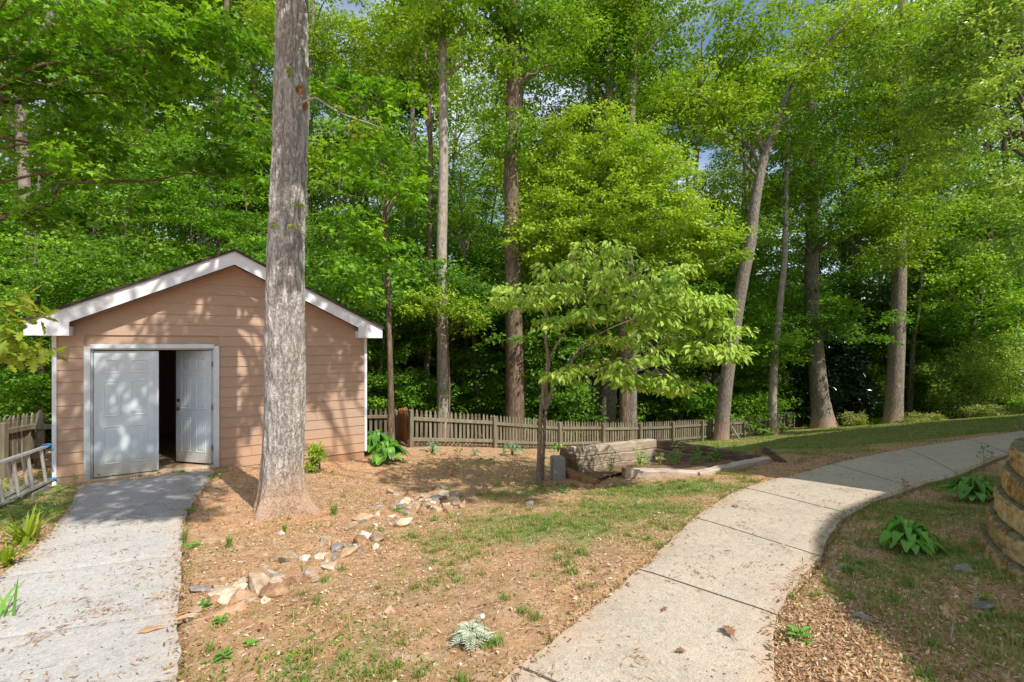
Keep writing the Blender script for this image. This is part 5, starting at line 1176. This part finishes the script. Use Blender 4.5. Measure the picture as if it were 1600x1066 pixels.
def bedweeds():
    rng = np.random.RandomState(34); proto = None
    for k, (px, py) in enumerate(((1008, 722), (1018, 715), (1030, 730), (1060, 728), (1072, 720), (1085, 730), (1095, 716), (1110, 726), (1138, 722), (1145, 712), (1125, 712), (1160, 718), (1000, 735), (955, 745), (1040, 712))):
        h_ = hit(px, py)
        if proto is None:
            root = thing('tall_weed', 'x', 'weed'); mb = MB(); sm = MB()
            for q in range(6):
                a = rng.uniform(0, 6.28); top = np.array([math.cos(a) * .10, math.sin(a) * .10, rng.uniform(.2, .4)]); P = smooth_path([[0, 0, 0], top * .5 + [0, 0, .04], top], 7); tube(sm, P, np.linspace(.004, .002, 7), 4)
                n_ = 16; f = rng.uniform(.2, 1, n_); pos = P[(f * 6).astype(int)]; aa = rng.uniform(0, 6.28, n_); d = np.stack([np.cos(aa), np.sin(aa), rng.uniform(-.2, .6, n_)], -1); leaves(mb, pos, d, np.tile([0, 0, 1.], (n_, 1)) + rng.normal(0, .3, (n_, 3)), .055 * rng.uniform(.6, 1.2, n_), 'ovate', rng.uniform(.2, .9, n_))
            sm.build('stem', M['greenstem'], root); mb.build('leaves', M['leaf_pale'], root); proto = o = root
        else: o = copy_tree(proto)
        o.location = tuple(h_ + [0, 0, .02]); s = rng.uniform(.55, 1.1); o.scale = (s, s, s); o.rotation_euler = (0, 0, rng.uniform(0, 6.28)); tag(o, 'tall pale weed growing inside the timber bed', 'weed', 'tall weeds in the timber bed')
bedweeds()
def silver():
    b = hit(735, 1005); rng = np.random.RandomState(35); root = thing('dusty_miller', 'silvery grey-green plant with finely cut leaves lying flat on the dirt', 'plant', b); mb = MB()
    for q in range(24):
        a = q * 2.4 + rng.normal(0, .3); d = np.array([math.cos(a), math.sin(a), 0]); s_ = np.array([-d[1], d[0], 0]); L = rng.uniform(.07, .15); m = 8
        for t in np.linspace(.2, 1, m):
            p = d * L * t + [0, 0, .03 + .045 * t - .06 * t * t + .02 * (q % 3)]
            for sg in (-1, 1):
                leaves(mb, p[None], (d * .8 + s_ * sg * .9 + [0, 0, .15])[None], np.array([[0, 0, 1.]]) + rng.normal(0, .2, 3), .05 * (1.15 - t * .6), 'lance', np.array([rng.uniform(.2, .9)]))
        leaves(mb, np.array([[0, 0, .02]]), (d + [0, 0, .25])[None], np.array([[0, 0, 1.]]), L * 1.15, 'lance', np.array([.6]))
    mb.build('leaves', M['leaf_silver'], root)
silver()
def stalk(name, label, px, py, h_, twigs, mat, headmat=None, cat='plant', seed=1, headr=.0):
    b = hit(px, py); rng = np.random.RandomState(seed); root = thing(name, label, cat, b); sm = MB(); top = np.array([rng.normal(0, .02), rng.normal(0, .02), h_]); P = smooth_path([[0, 0, -.03], top * .5 + [.01, 0, 0], top], 8); tube(sm, P, np.linspace(.004, .0025, 8), 5); hm = MB(); ends = [P[-1]]
    for q in range(twigs):
        f = rng.uniform(.4, .95); p = P[int(f * 7)]; a = rng.uniform(0, 6.28); e = p + np.array([math.cos(a), math.sin(a), 1.0]) * h_ * .22 * rng.uniform(.6, 1.2); tube(sm, [p, (p + e) / 2 + [0, 0, -.005], e], [.002, .0018, .0012], 4); ends.append(e)
    sm.build('stem', mat, root)
    if headmat:
        for e in ends:
            hm = MB()
            if headr: lathe(hm, [(.001, -headr), (headr * .7, -headr * .7), (headr, 0), (headr * .7, headr * .7), (.001, headr)], 12, e)
            else:
                n_ = 9; d = nrm(rng.normal(0, 1, (n_, 3))); leaves(hm, np.tile(e, (n_, 1)), d, nrm(rng.normal(0, 1, (n_, 3))), .028 * rng.uniform(.6, 1.2, n_), 'ovate', rng.uniform(.4, .9, n_))
            hm.build('head', headmat, root, smooth=bool(headr))
stalk('seed_head', 'white round dandelion seed head on a thin stalk above the silver plant', 756, 998, .13, 0, M['greenstem'], M['seed'], seed=2, headr=.016)
stalk('dried_weed', 'dry branching seed stalk standing in the shaded dirt at lower right', 1484, 1000, .24, 9, M['drystem'], M['straw'], seed=3)
stalk('tall_weed', 'single tall weed with small leaves against the far path by the wall', 1537, 737, .34, 10, M['greenstem'], M['leaf_mid'], seed=4)
stalk('dried_weed', 'pale dry weed beside the path edge near the shadow', 1412, 770, .16, 8, M['drystem'], M['straw'], seed=5)
stalk('tall_weed', 'lone flowering weed before the picket fence', 715, 728, .32, 8, M['greenstem'], M['leaf_pale'], seed=6)
stalk('dried_weed', 'thin pale seed stalk at the very right edge above the wall', 1594, 690, .42, 5, M['drystem'], M['straw'], seed=7)

# ================================================================== ROCKS AND LOOSE THINGS
def rock(label, px, py, s, mat, seed, group=None, name='rock', lift=.20, rz=None, cat='rock'):
    b = hit(px, py); rng = np.random.RandomState(seed); bm = bmesh.new(); s = (s[0] * 1.25, s[1] * 1.25, s[2] * 1.15); pts = nrm(rng.normal(0, 1, (13, 3))) * rng.uniform(.75, 1.0, (13, 1)) * np.array(s)
    for p in pts: bm.verts.new(p)
    r = bmesh.ops.convex_hull(bm, input=bm.verts); bmesh.ops.delete(bm, geom=list({v for v in r['geom_interior'] if isinstance(v, bmesh.types.BMVert)}), context='VERTS')
    bmesh.ops.bevel(bm, geom=list(bm.edges), offset=min(s) * .10, segments=1, affect='EDGES', clamp_overlap=True)
    bmesh.ops.subdivide_edges(bm, edges=list(bm.edges), cuts=2, use_grid_fill=True); bmesh.ops.triangulate(bm, faces=list(bm.faces))
    V = np.array([v.co for v in bm.verts]); nz = fbm(V * 14 + seed, 4) - .5; fac = 1 + nz * .16
    for v, f in zip(bm.verts, fac): v.co *= f
    me = bpy.data.meshes.new(name); bm.to_mesh(me); bm.free(); me.materials.append(mat)
    o = bpy.data.objects.new(name, me); COL.objects.link(o); o.location = tuple(b + [0, 0, s[2] * lift]); o.rotation_euler = (rng.normal(0, .12), rng.normal(0, .12), rng.uniform(0, 6.28) if rz is None else rz)
    return tag(o, label, cat, group)
T, G_, RU, WH_ = M['rock_tan'], M['rock_grey'], M['rock_rust'], M['rock_white']
for k, (px, py, s, m, lab) in enumerate([
    (398, 918, (.15, .10, .09), T, 'large pale cream boulder in the rock line between driveway and rock pile'), (352, 936, (.13, .10, .08), T, 'broad tan rock just left of the large cream boulder'),
    (348, 962, (.17, .06, .055), RU, 'long rust-brown flat rock with dark top near the driveway'), (432, 928, (.13, .10, .07), RU, 'brown slanted rock right of the large cream boulder'),
    (428, 904, (.08, .05, .03), G_, 'dark grey flat stone behind the brown slanted rock'), (314, 922, (.09, .05, .025), G_, 'flat grey slate stone near the driveway edge'),
    (449, 880, (.11, .09, .08), T, 'angular cream rock near the middle of the rock line'), (476, 876, (.06, .05, .045), WH_, 'white block-shaped stone in the middle of the rock line'),
    (506, 872, (.08, .06, .05), T, 'cream stone left of the wedge-shaped brown rock'), (507, 848, (.09, .07, .06), T, 'yellow cream rock at the upper middle of the rock line'),
    (526, 858, (.09, .06, .04), G_, 'dark slab between the cream rocks of the rock line'), (511, 890, (.09, .08, .08), T, 'upright wedge rock with grey face in the rock line'), (487, 898, (.09, .07, .06), RU, 'orange brown rock in front of the wedge rock'),
    (541, 868, (.14, .06, .05), RU, 'long tan rock lying toward the lawn'), (566, 850, (.13, .09, .07), RU, 'brown rounded rock beside the thin lawn'), (590, 842, (.11, .08, .06), T, 'pinkish tan rock at the right end of the rock line'),
    (549, 828, (.08, .06, .07), T, 'tan upright block stone left of the rock pile'), (570, 838, (.09, .06, .04), WH_, 'flat white stone among the rocks left of the pile'),
    (568, 812, (.13, .07, .06), RU, 'broad orange stone at the left of the rock pile'), (592, 806, (.09, .07, .05), T, 'yellow stone between the broad orange stone and the pile'), (440, 835, (.035, .025, .04), WH_, 'small bright white quartz chip below the oak'),
    (613, 808, (.06, .04, .03), WH_, 'white flat stone at the near side of the rock pile'), (590, 793, (.10, .05, .03), G_, 'grey slate tilted at the left end of the rock pile'),
    (873, 748, (.12, .10, .10), G_, 'loose grey fieldstone in the open front corner of the timber bed'), (1506, 893, (.09, .05, .03), G_, 'flat grey stone in the shaded grass by the retaining wall'), (1536, 948, (.09, .06, .03), G_, 'dark flat slate lying in the dirt at lower right'),
    (1318, 888, (.05, .04, .02), G_, 'small grey chip on the dirt beside the path'), (1350, 966, (.06, .04, .02), G_, 'grey slate chip on the brown mulch right of the path'), (610, 958, (.045, .04, .035), RU, 'small dusty pink stone on the bare dirt')]):
    rock(lab, px, py, s, m, 300 + k, rz=.55 if max(s) > 1.7 * s[1] else None)
rp = np.random.RandomState(55)
for k in range(56):
    t = rp.uniform(0, 1); px = 670 + rp.normal(0, 33); py = 788 + (px - 668) * -.10 + rp.normal(0, 10); sc = rp.uniform(.05, .115)
    m = [T, RU, T, RU, G_, T][rp.randint(6)]; nm = {id(T): 'tan', id(RU): 'rust brown', id(G_): 'grey'}[id(m)]
    rock(f'{nm} angular stone heaped in the rock pile beyond the oak', px, py, (sc, sc * rp.uniform(.6, .9), sc * rp.uniform(.45, .75)), m, 400 + k, f'{nm} stones of the rock pile', lift=rp.uniform(.0, .6))
for k in range(60):
    px = rp.uniform(290, 700); py = 960 - (px - 290) * .46 + rp.normal(0, 16); sc = rp.uniform(.022, .05); m = [T, RU, WH_, G_, T][rp.randint(5)]; nm = {id(T): 'tan', id(RU): 'rust brown', id(G_): 'grey', id(WH_): 'white'}[id(m)]
    rock(f'small {nm} stone half sunk along the line of rocks', px, py, (sc, sc * .75, sc * .55), m, 500 + k, f'small {nm} stones along the rock line')
for k in range(26):
    px = rp.uniform(320, 610); py = 957 - (px - 320) * .42 + rp.normal(0, 11); sc = rp.uniform(.05, .095) * (1.25 - (px - 320) / 700); m = [T, RU, T, T, G_][rp.randint(5)]; nm = {id(T): 'tan', id(RU): 'rust brown', id(G_): 'grey'}[id(m)]
    rock(f'{nm} fist-sized stone bedded in the line of rocks between driveway and pile', px, py, (sc, sc * rp.uniform(.6, .85), sc * .6), m, 640 + k, f'{nm} fist-sized stones of the rock line', lift=.1)
rock('rough grey stone with dark streaks at the left end inside the timber bed', 905, 722, (.16, .12, .13), G_, 601); rock('pale broken slab lying inside the timber bed on the left', 950, 724, (.26, .16, .07), T, 602)
mb = MB(); box(mb, (0, 0, .14), (.20, .20, .38), b=.012); o = mb.build('concrete_stump', M['cinder']); p = hit(873, 752); o.location = tuple(p + [0, .15, .02]); o.rotation_euler = (0, 0, .2); tag(o, 'square grey concrete stump standing left of the timber bed', 'block')
mb = MB(); lathe(mb, [(.001, -.03), (.02, -.024), (.03, 0), (.02, .024), (.001, .03)], 14); o = mb.build('ball', M['red'], smooth=True); o.location = tuple(hit(706, 743) + [0, 0, .025]); tag(o, 'small red ball lying in the dogwood shade', 'ball')
def bark_piece():
    b = hit(285, 975); mb = MB(); rng = np.random.RandomState(9)
    for q in range(6):
        a = .55 + rng.normal(0, .35); d = np.array([math.cos(a), math.sin(a), 0]); p = rng.normal(0, .06, 3) * [1, 1, 0] + [0, 0, .03 + .01 * q]; leaves(mb, (p - d * .14)[None], d[None] + [0, 0, .05], np.array([[0, 0, 1.]]) + rng.normal(0, .3, 3), rng.uniform(.10, .17), 'lance', np.array([rng.uniform(.55, .9)]))
    o = mb.build('dry_husk', M['straw']); o.location = tuple(b); tag(o, 'bundle of dry papery plant husks on the driveway edge', 'husk')
bark_piece()
def dead_leaf(label, px, py, s, seed, group=None):
    b = hit(px, py); mb = MB(); rng = np.random.RandomState(seed); tv, tf = TEMPL['oak']; V = tv.copy(); V[:, 2] = .12 * np.abs(V[:, 1]) ** 1.0 * 2 + .14 * np.sin(V[:, 0] * 3) + rng.normal(0, .035, len(V)); V *= s; mb.add(V, tf[:, ::-1], .5); tube(mb, [V[1], V[1] + [-.25 * s, .03 * s, .02 * s]], [.0025, .0015], 4)
    o = mb.build('dead_leaf', M['brownleaf']); o.location = tuple(b + [0, 0, .04 if py > 700 else .01]); o.rotation_euler = (0, 0, rng.uniform(0, 6.28)); tag(o, label, 'leaf', group)
dead_leaf('curled brown oak leaf lying on the nearest slab of the path', 1147, 1008, .105, 3)
dead_leaf('dry dark leaf on the path at its left edge', 1146, 794, .10, 4)
for k, (px, py) in enumerate(((1020, 885), (1035, 965), (900, 965), (1055, 1030), (1300, 985), (1440, 865), (1475, 868), (860, 995), (410, 985))): dead_leaf('small crumpled brown leaf fallen on the ground', px, py, .055, 10 + k, 'crumpled fallen leaves')

# ================================================================== WHAT NOBODY COULD COUNT: grass, straw, gravel
def scatter(n, rng, ext, dens):
    x = rng.uniform(ext[0], ext[1], n); y = ext[2] + (ext[3] - ext[2]) * rng.uniform(0, 1, n) ** 1.25
    keep = (np.abs(x) < y * 1.15 + .6) & ~inpoly(x, y, SHEDPOLY); x, y = x[keep], y[keep]; k = rng.uniform(0, 1, len(x)) < dens(x, y); return x[k], y[k]
def ground_z(x, y): return g(x, y) + (n2(x, y, 1.6, 3) - .5) * .05 + (n2(x, y, 9, 4, 1) - .5) * .045
def onconc(x, y): return inpoly(x, y, PATH) | inpoly(x, y, DRIVE)
rg = np.random.RandomState(88)
def slope(x, y):
    m = np.zeros(np.shape(x))
    for b in [(700, 930, 1.2, .8, 1), (880, 840, 1.2, .9, 1), (600, 1040, .8, .6, .9), (1000, 790, 1.4, .7, 1), (760, 800, 1.0, .6, .8), (1400, 950, 1.0, .9, .9), (1450, 850, 1.2, 1.2, 1.0)]: m = np.maximum(m, blob(x, y, *b))
    return m
def gd(x, y):
    m = grassmask(x, y); c = n2(x, y, 2.6, 4, 11); return np.where(onconc(x, y) | inpoly(x, y, BEDP), 0, np.clip((m * 1.15 + (c - .5) * 2.4 - .30) * 1.3, 0.0, 1) + .03 + .62 * np.clip(n2(x, y, 2.3, 4, 51) * 3.0 - 1.0, 0, 1) * slope(x, y)) * (1 - woodmask(x, y) * .9)
def blades(x, y, h_, wd, tint, name, mat, label=None):
    n = len(x); a = rg.uniform(0, 6.28, n); d = np.stack([np.cos(a), np.sin(a), 0 * a], -1); s = np.stack([-d[:, 1], d[:, 0], 0 * a], -1); b = np.stack([x, y, ground_z(x, y) - .004], -1); ln = rg.uniform(.1, 1.0, n)[:, None]
    h_ = h_[:, None]; m1 = b + d * h_ * ln * .35 + [0, 0, 1] * h_ * .6; t1 = b + d * h_ * ln + [0, 0, 1] * h_ * (1.05 - ln * .6); w_ = wd[:, None] * s
    V = np.stack([b - w_, b + w_, m1 + w_ * .75, m1 - w_ * .75, t1], 1); k = np.arange(n)[:, None] * 5; mb = MB(); mb.add(V.reshape(-1, 3), k + np.array([[0, 1, 2, 3]]), np.repeat(tint, 5)); mb.ch.append((np.zeros((0, 3)), k + np.array([[3, 2, 4]]), np.zeros(0), 0))
    o = mb.build(name, mat); tag(o, label, None, None, 'stuff'); return o
x, y = scatter(520000, rg, (-6, 8, 1.5, 9.5), gd)
gm = grassmask(x, y); hh = rg.uniform(.018, .055, len(x)) * (.7 + .6 * gm); blades(x, y, hh, rg.uniform(.0016, .0036, len(x)), np.clip(rg.normal(.40, .22, len(x)) + (gm - .35) * .5 + (n2(x, y, 1.5, 3, 14) - .5) * .9, 0, 1), 'grass', M['grass'], 'short patchy grass across the yard')
x, y = scatter(260000, rg, (0, 26, 8, 26), lambda x, y: gd(x, y) * .8); blades(x, y, rg.uniform(.03, .075, len(x)), rg.uniform(.004, .008, len(x)), np.clip(rg.normal(.50, .22, len(x)) + (n2(x, y, .8, 3, 15) - .5) * .8, 0, 1), 'lawn_grass', M['grass'], 'lawn grass sloping down to the far trees')
# distinct tufts
x, y = scatter(60000, rg, (-4.5, 6.5, 1.6, 10), lambda x, y: np.clip(gd(x, y) - .06, 0, 1) * .085 + .0); nb = 34
X = (x[:, None] + rg.normal(0, .018, (len(x), nb))).ravel(); Y = (y[:, None] + rg.normal(0, .018, (len(x), nb))).ravel(); hs = np.repeat(rg.uniform(.03, .085, len(x)), nb) * rg.uniform(.5, 1.15, len(X)); ts = np.repeat(np.clip(rg.normal(.55, .25, len(x)), 0, 1), nb) + rg.normal(0, .1, len(X))
k = ~onconc(X, Y); blades(X[k], Y[k], hs[k], rg.uniform(.0018, .0036, k.sum()), np.clip(ts[k], 0, 1), 'grass_tufts', M['grass'], 'upright grass tufts dotted over the thin lawn')
# taller thin grass by the wall and the path
def tg(x, y): 
    m = np.zeros(len(x))
    for b in [(1520, 735, .8, .35, .9), (1560, 800, .35, .5, .7), (1460, 760, .5, .35, .6), (1530, 880, .3, .4, .5), (1500, 1020, .5, .35, .30), (1360, 985, .4, .3, .12), (1430, 830, .9, .7, .45), (1380, 930, .5, .5, .3), (25, 800, .8, .7, .5)]: m = np.maximum(m, blob(x, y, *b))
    return np.where(onconc(x, y), 0, m)
x, y = scatter(90000, rg, (-6.5, 7, 1.6, 8), lambda x, y: tg(x, y) * .95); blades(x, y, rg.uniform(.05, .16, len(x)), rg.uniform(.0015, .003, len(x)), np.clip(rg.normal(.55, .25, len(x)), 0, 1), 'tall_grass', M['grass'], 'taller thin grass by the retaining wall and ladder')
# straw, twigs, crumbs
def flakes(x, y, zoff, L, Wd, tint, name, mat, label, tilt=.25):
    n = len(x); a = rg.uniform(0, 6.28, n); d = np.stack([np.cos(a), np.sin(a), rg.normal(0, tilt, n)], -1); s = np.stack([-np.sin(a), np.cos(a), rg.normal(0, tilt, n)], -1); b = np.stack([x, y, np.where(onconc(x, y), g(x, y) + .034, ground_z(x, y) + .006) + zoff], -1)
    L = L[:, None] / 2; Wd = Wd[:, None] / 2; c = b + [0, 0, .15] * L; V = np.stack([b - d * L, c - s * Wd, b + d * L * rg.uniform(.7, 1.2, (n, 1)), c + s * Wd], 1); mb = MB(); mb.add(V.reshape(-1, 3), (np.arange(n)[:, None] * 4 + np.array([[0, 1, 2, 3]])), np.repeat(tint, 4)); o = mb.build(name, mat); tag(o, label, None, None, 'stuff')
def dd(x, y): return np.where(onconc(x, y), .012, .75 - grassmask(x, y) * .35) * np.clip(n2(x, y, 1.8, 3, 21) * 2 - .35, .1, 1) * (1 - woodmask(x, y))
x, y = scatter(150000, rg, (-6, 7, 1.5, 10), dd); flakes(x, y, rg.uniform(0, .008, len(x)), rg.uniform(.010, .045, len(x)), rg.uniform(.004, .016, len(x)), np.clip(rg.normal(.5, .32, len(x)), 0, 1), 'leaf_litter', M['straw'], 'crumbled dry leaf litter over the bare soil', .35)
def mulch(x, y): return np.where(onconc(x, y), 0, np.maximum(blob(x, y, 1300, 990, .5, .5, .9), blob(x, y, 1280, 1060, .5, .4, .8))) 
x, y = scatter(60000, rg, (.8, 3.5, 1.5, 4.5), mulch); flakes(x, y, rg.uniform(.0, .012, len(x)), rg.uniform(.012, .04, len(x)), rg.uniform(.005, .013, len(x)), np.clip(rg.normal(.42, .25, len(x)), 0, 1), 'mulch', M['straw'], 'brown wood chip mulch right of the path', .5)
# clumps of straw on the concrete
cl = []
for k in range(420):
    if k < 210: L_, p = DRIVE, (rg.uniform(-4.8, -1.6), rg.uniform(2.0, 6.5))
    else: p = (rg.uniform(-.2, 5), rg.uniform(1.7, 7))
    if not onconc(np.array([p[0]]), np.array([p[1]]))[0]: continue
    m = rg.randint(3, 16); a0 = rg.uniform(0, 6.28); q = rg.normal(0, .05, (m, 2)) + np.outer(rg.normal(0, .07, m), [math.cos(a0), math.sin(a0)]); cl.append(np.array(p) + q)
cl = np.concatenate(cl); ok = onconc(cl[:, 0], cl[:, 1]); cl = cl[ok]
flakes(cl[:, 0], cl[:, 1], rg.uniform(0, .006, len(cl)), rg.uniform(.02, .075, len(cl)), rg.uniform(.004, .011, len(cl)), np.clip(rg.normal(.26, .16, len(cl)), 0, 1), 'straw_clumps', M['straw'], 'wisps of tan straw and catkins fallen on the concrete', .12)
x, y = scatter(9000, rg, (-5, 6, 1.6, 8), lambda x, y: np.where(onconc(x, y), .7, 0.0)); flakes(x, y, 0, rg.uniform(.006, .026, len(x)), rg.uniform(.003, .009, len(x)), np.clip(rg.normal(.22, .2, len(x)), 0, 1), 'path_crumbs', M['straw'], 'scattered dark leaf crumbs on the concrete', .2)
ed = []
for P_ in (PATH, DRIVE):
    a_ = P_; b_ = np.roll(P_, -1, 0)
    for q in range(len(a_)):
        L_ = np.linalg.norm(b_[q] - a_[q])
        if L_ > 1.0: continue
        m = int(L_ * 90); f = rg.uniform(0, 1, (m, 1)); d_ = (b_[q] - a_[q]) / L_; ed.append(a_[q] + (b_[q] - a_[q]) * f + rg.normal(0, .035, (m, 1)) * np.array([d_[1], -d_[0]]))
ed = np.concatenate(ed); ed = ed[(ed[:, 1] > 1.4) & (ed[:, 1] < 11)]
flakes(ed[:, 0], ed[:, 1], rg.uniform(0, .01, len(ed)), rg.uniform(.015, .05, len(ed)), rg.uniform(.005, .016, len(ed)), np.clip(rg.normal(.4, .25, len(ed)), 0, 1), 'edge_litter', M['straw'], 'leaf litter creeping over the concrete edges', .3)
k = rg.rand(len(ed)) < .55; blades(ed[k, 0], ed[k, 1], rg.uniform(.02, .07, k.sum()), rg.uniform(.0016, .0035, k.sum()), np.clip(rg.normal(.5, .25, k.sum()), 0, 1), 'edge_grass', M['grass'], 'thin grass leaning over the concrete edges')
def gravel():
    x, y = scatter(26000, rg, (-5, 6.5, 1.5, 9), lambda x, y: np.where(onconc(x, y), 0.01, .5) * np.clip(n2(x, y, 1.2, 3, 31) * 2.2 - .6, .05, 1)); n = len(x); s = rg.uniform(.004, .014, n) * np.where(rg.rand(n) < .05, 1.6, 1); z = ground_z(x, y) + s * .3
    oc = np.array([[1, 0, 0], [-1, 0, 0], [0, 1, 0], [0, -1, 0], [0, 0, .8], [0, 0, -.6]]); V = np.stack([x, y, z], -1)[:, None] + oc[None] * s[:, None, None] * rg.uniform(.6, 1.4, (n, 6, 1)); Fc = np.array([[0, 2, 4], [2, 1, 4], [1, 3, 4], [3, 0, 4], [2, 0, 5], [1, 2, 5], [3, 1, 5], [0, 3, 5]])
    mb = MB(); mb.add(V.reshape(-1, 3), (np.arange(n)[:, None, None] * 6 + Fc[None]).reshape(-1, 3), np.repeat(np.clip(rg.normal(.5, .25, n), 0, 1), 6)); o = mb.build('gravel', M['gravelmat']); tag(o, 'small stones and clay crumbs scattered on the soil', None, None, 'stuff')
mm, t_, b_ = newmat('gravel_stones', .9, .2); t_.links.new(ramp(t_, attr(t_), [(0, (.2, .13, .08)), (.4, (.40, .23, .12)), (.7, (.5, .38, .27)), (1, (.72, .66, .58))]), b_.inputs['Base Color']); M['gravelmat'] = mm
gravel()
# low green ground cover at the left, below the ladder
x, y = scatter(5200, rg, (-8, -3.6, 3.2, 7.5), lambda x, y: np.where(onconc(x, y) | inpoly(x, y, [shw(-.2, -.35, 0)[:2], shw(5, -.35, 0)[:2], shw(5, 4, 0)[:2], shw(-.05, 4, 0)[:2]]), 0, np.clip(n2(x, y, 2.0, 3, 41) * 3 - .9, 0, 1)) * (x < -4.3 - (5.6 - y) * -.15)); n = len(x); aa = rg.uniform(0, 6.28, n); mb = MB()
leaves(mb, np.stack([x, y, ground_z(x, y) + rg.uniform(0, .12, n)], -1), np.stack([np.cos(aa), np.sin(aa), rg.uniform(-.3, .4, n)], -1), np.tile([0, 0, 1.], (n, 1)) + rg.normal(0, .4, (n, 3)), rg.uniform(.04, .09, n), 'ovate', np.clip(rg.normal(.4, .2, n), 0, 1)); o = mb.build('ground_cover', M['leaf_mid']); tag(o, 'low green ground cover under the ladder', None, None, 'stuff')
# clover and chickweed mats on the dirt
def cd(x, y):
    m = np.zeros(len(x))
    for b in [(500, 1020, .30, .28, 1), (580, 1000, .25, .2, .8), (420, 1040, .22, .2, .6), (300, 1050, .15, .3, .5), (460, 825, .35, .18, .8), (630, 930, .3, .2, .4), (870, 905, .3, .2, .3), (520, 1050, .4, .2, .8), (330, 870, .15, .3, .6), (760, 860, .5, .3, .35), (900, 770, .6, .3, .4), (1450, 905, .5, .4, .5), (1380, 850, .4, .4, .4), (560, 750, .5, .2, .3), (790, 705, .9, .3, .5)]: m = np.maximum(m, blob(x, y, *b))
    return np.where(onconc(x, y), 0, np.clip(m * (n2(x, y, 7, 3, 61) * 4 - 1.5), 0, 1))
x, y = scatter(160000, rg, (-4, 5, 1.5, 9), lambda x, y: cd(x, y) * .55); n = len(x); aa = rg.uniform(0, 6.28, n); mb = MB()
leaves(mb, np.stack([x, y, ground_z(x, y) + rg.uniform(.002, .03, n)], -1), np.stack([np.cos(aa), np.sin(aa), rg.uniform(-.2, .5, n)], -1), np.tile([0, 0, 1.], (n, 1)) + rg.normal(0, .4, (n, 3)), rg.uniform(.012, .030, n), 'ovate', np.clip(rg.normal(.4, .22, n), 0, 1)); o = mb.build('clover', M['leaf_mid']); tag(o, 'mats of clover and chickweed creeping over the bare soil', None, None, 'stuff')
# fallen leaves on the woodland floor
x = rg.uniform(-14, 26, 30000); y = rg.uniform(10, 34, 30000); k = woodmask(x, y) > .5; x, y = x[k], y[k]; n = len(x); aa = rg.uniform(0, 6.28, n); mb = MB()
leaves(mb, np.stack([x, y, g(x, y) + (n2(x, y, 1.6, 3) - .5) * .05 + .03], -1), np.stack([np.cos(aa), np.sin(aa), 0 * aa], -1), np.tile([0, 0, 1.], (n, 1)) + rg.normal(0, .35, (n, 3)), rg.uniform(.08, .15, n), 'quad', np.clip(rg.normal(.3, .2, n), 0, 1)); o = mb.build('fallen_leaves', M['straw']); tag(o, 'brown fallen leaves on the floor of the wood', None, None, 'stuff')
print('FACES', sum(len(m.polygons) for m in bpy.data.meshes))
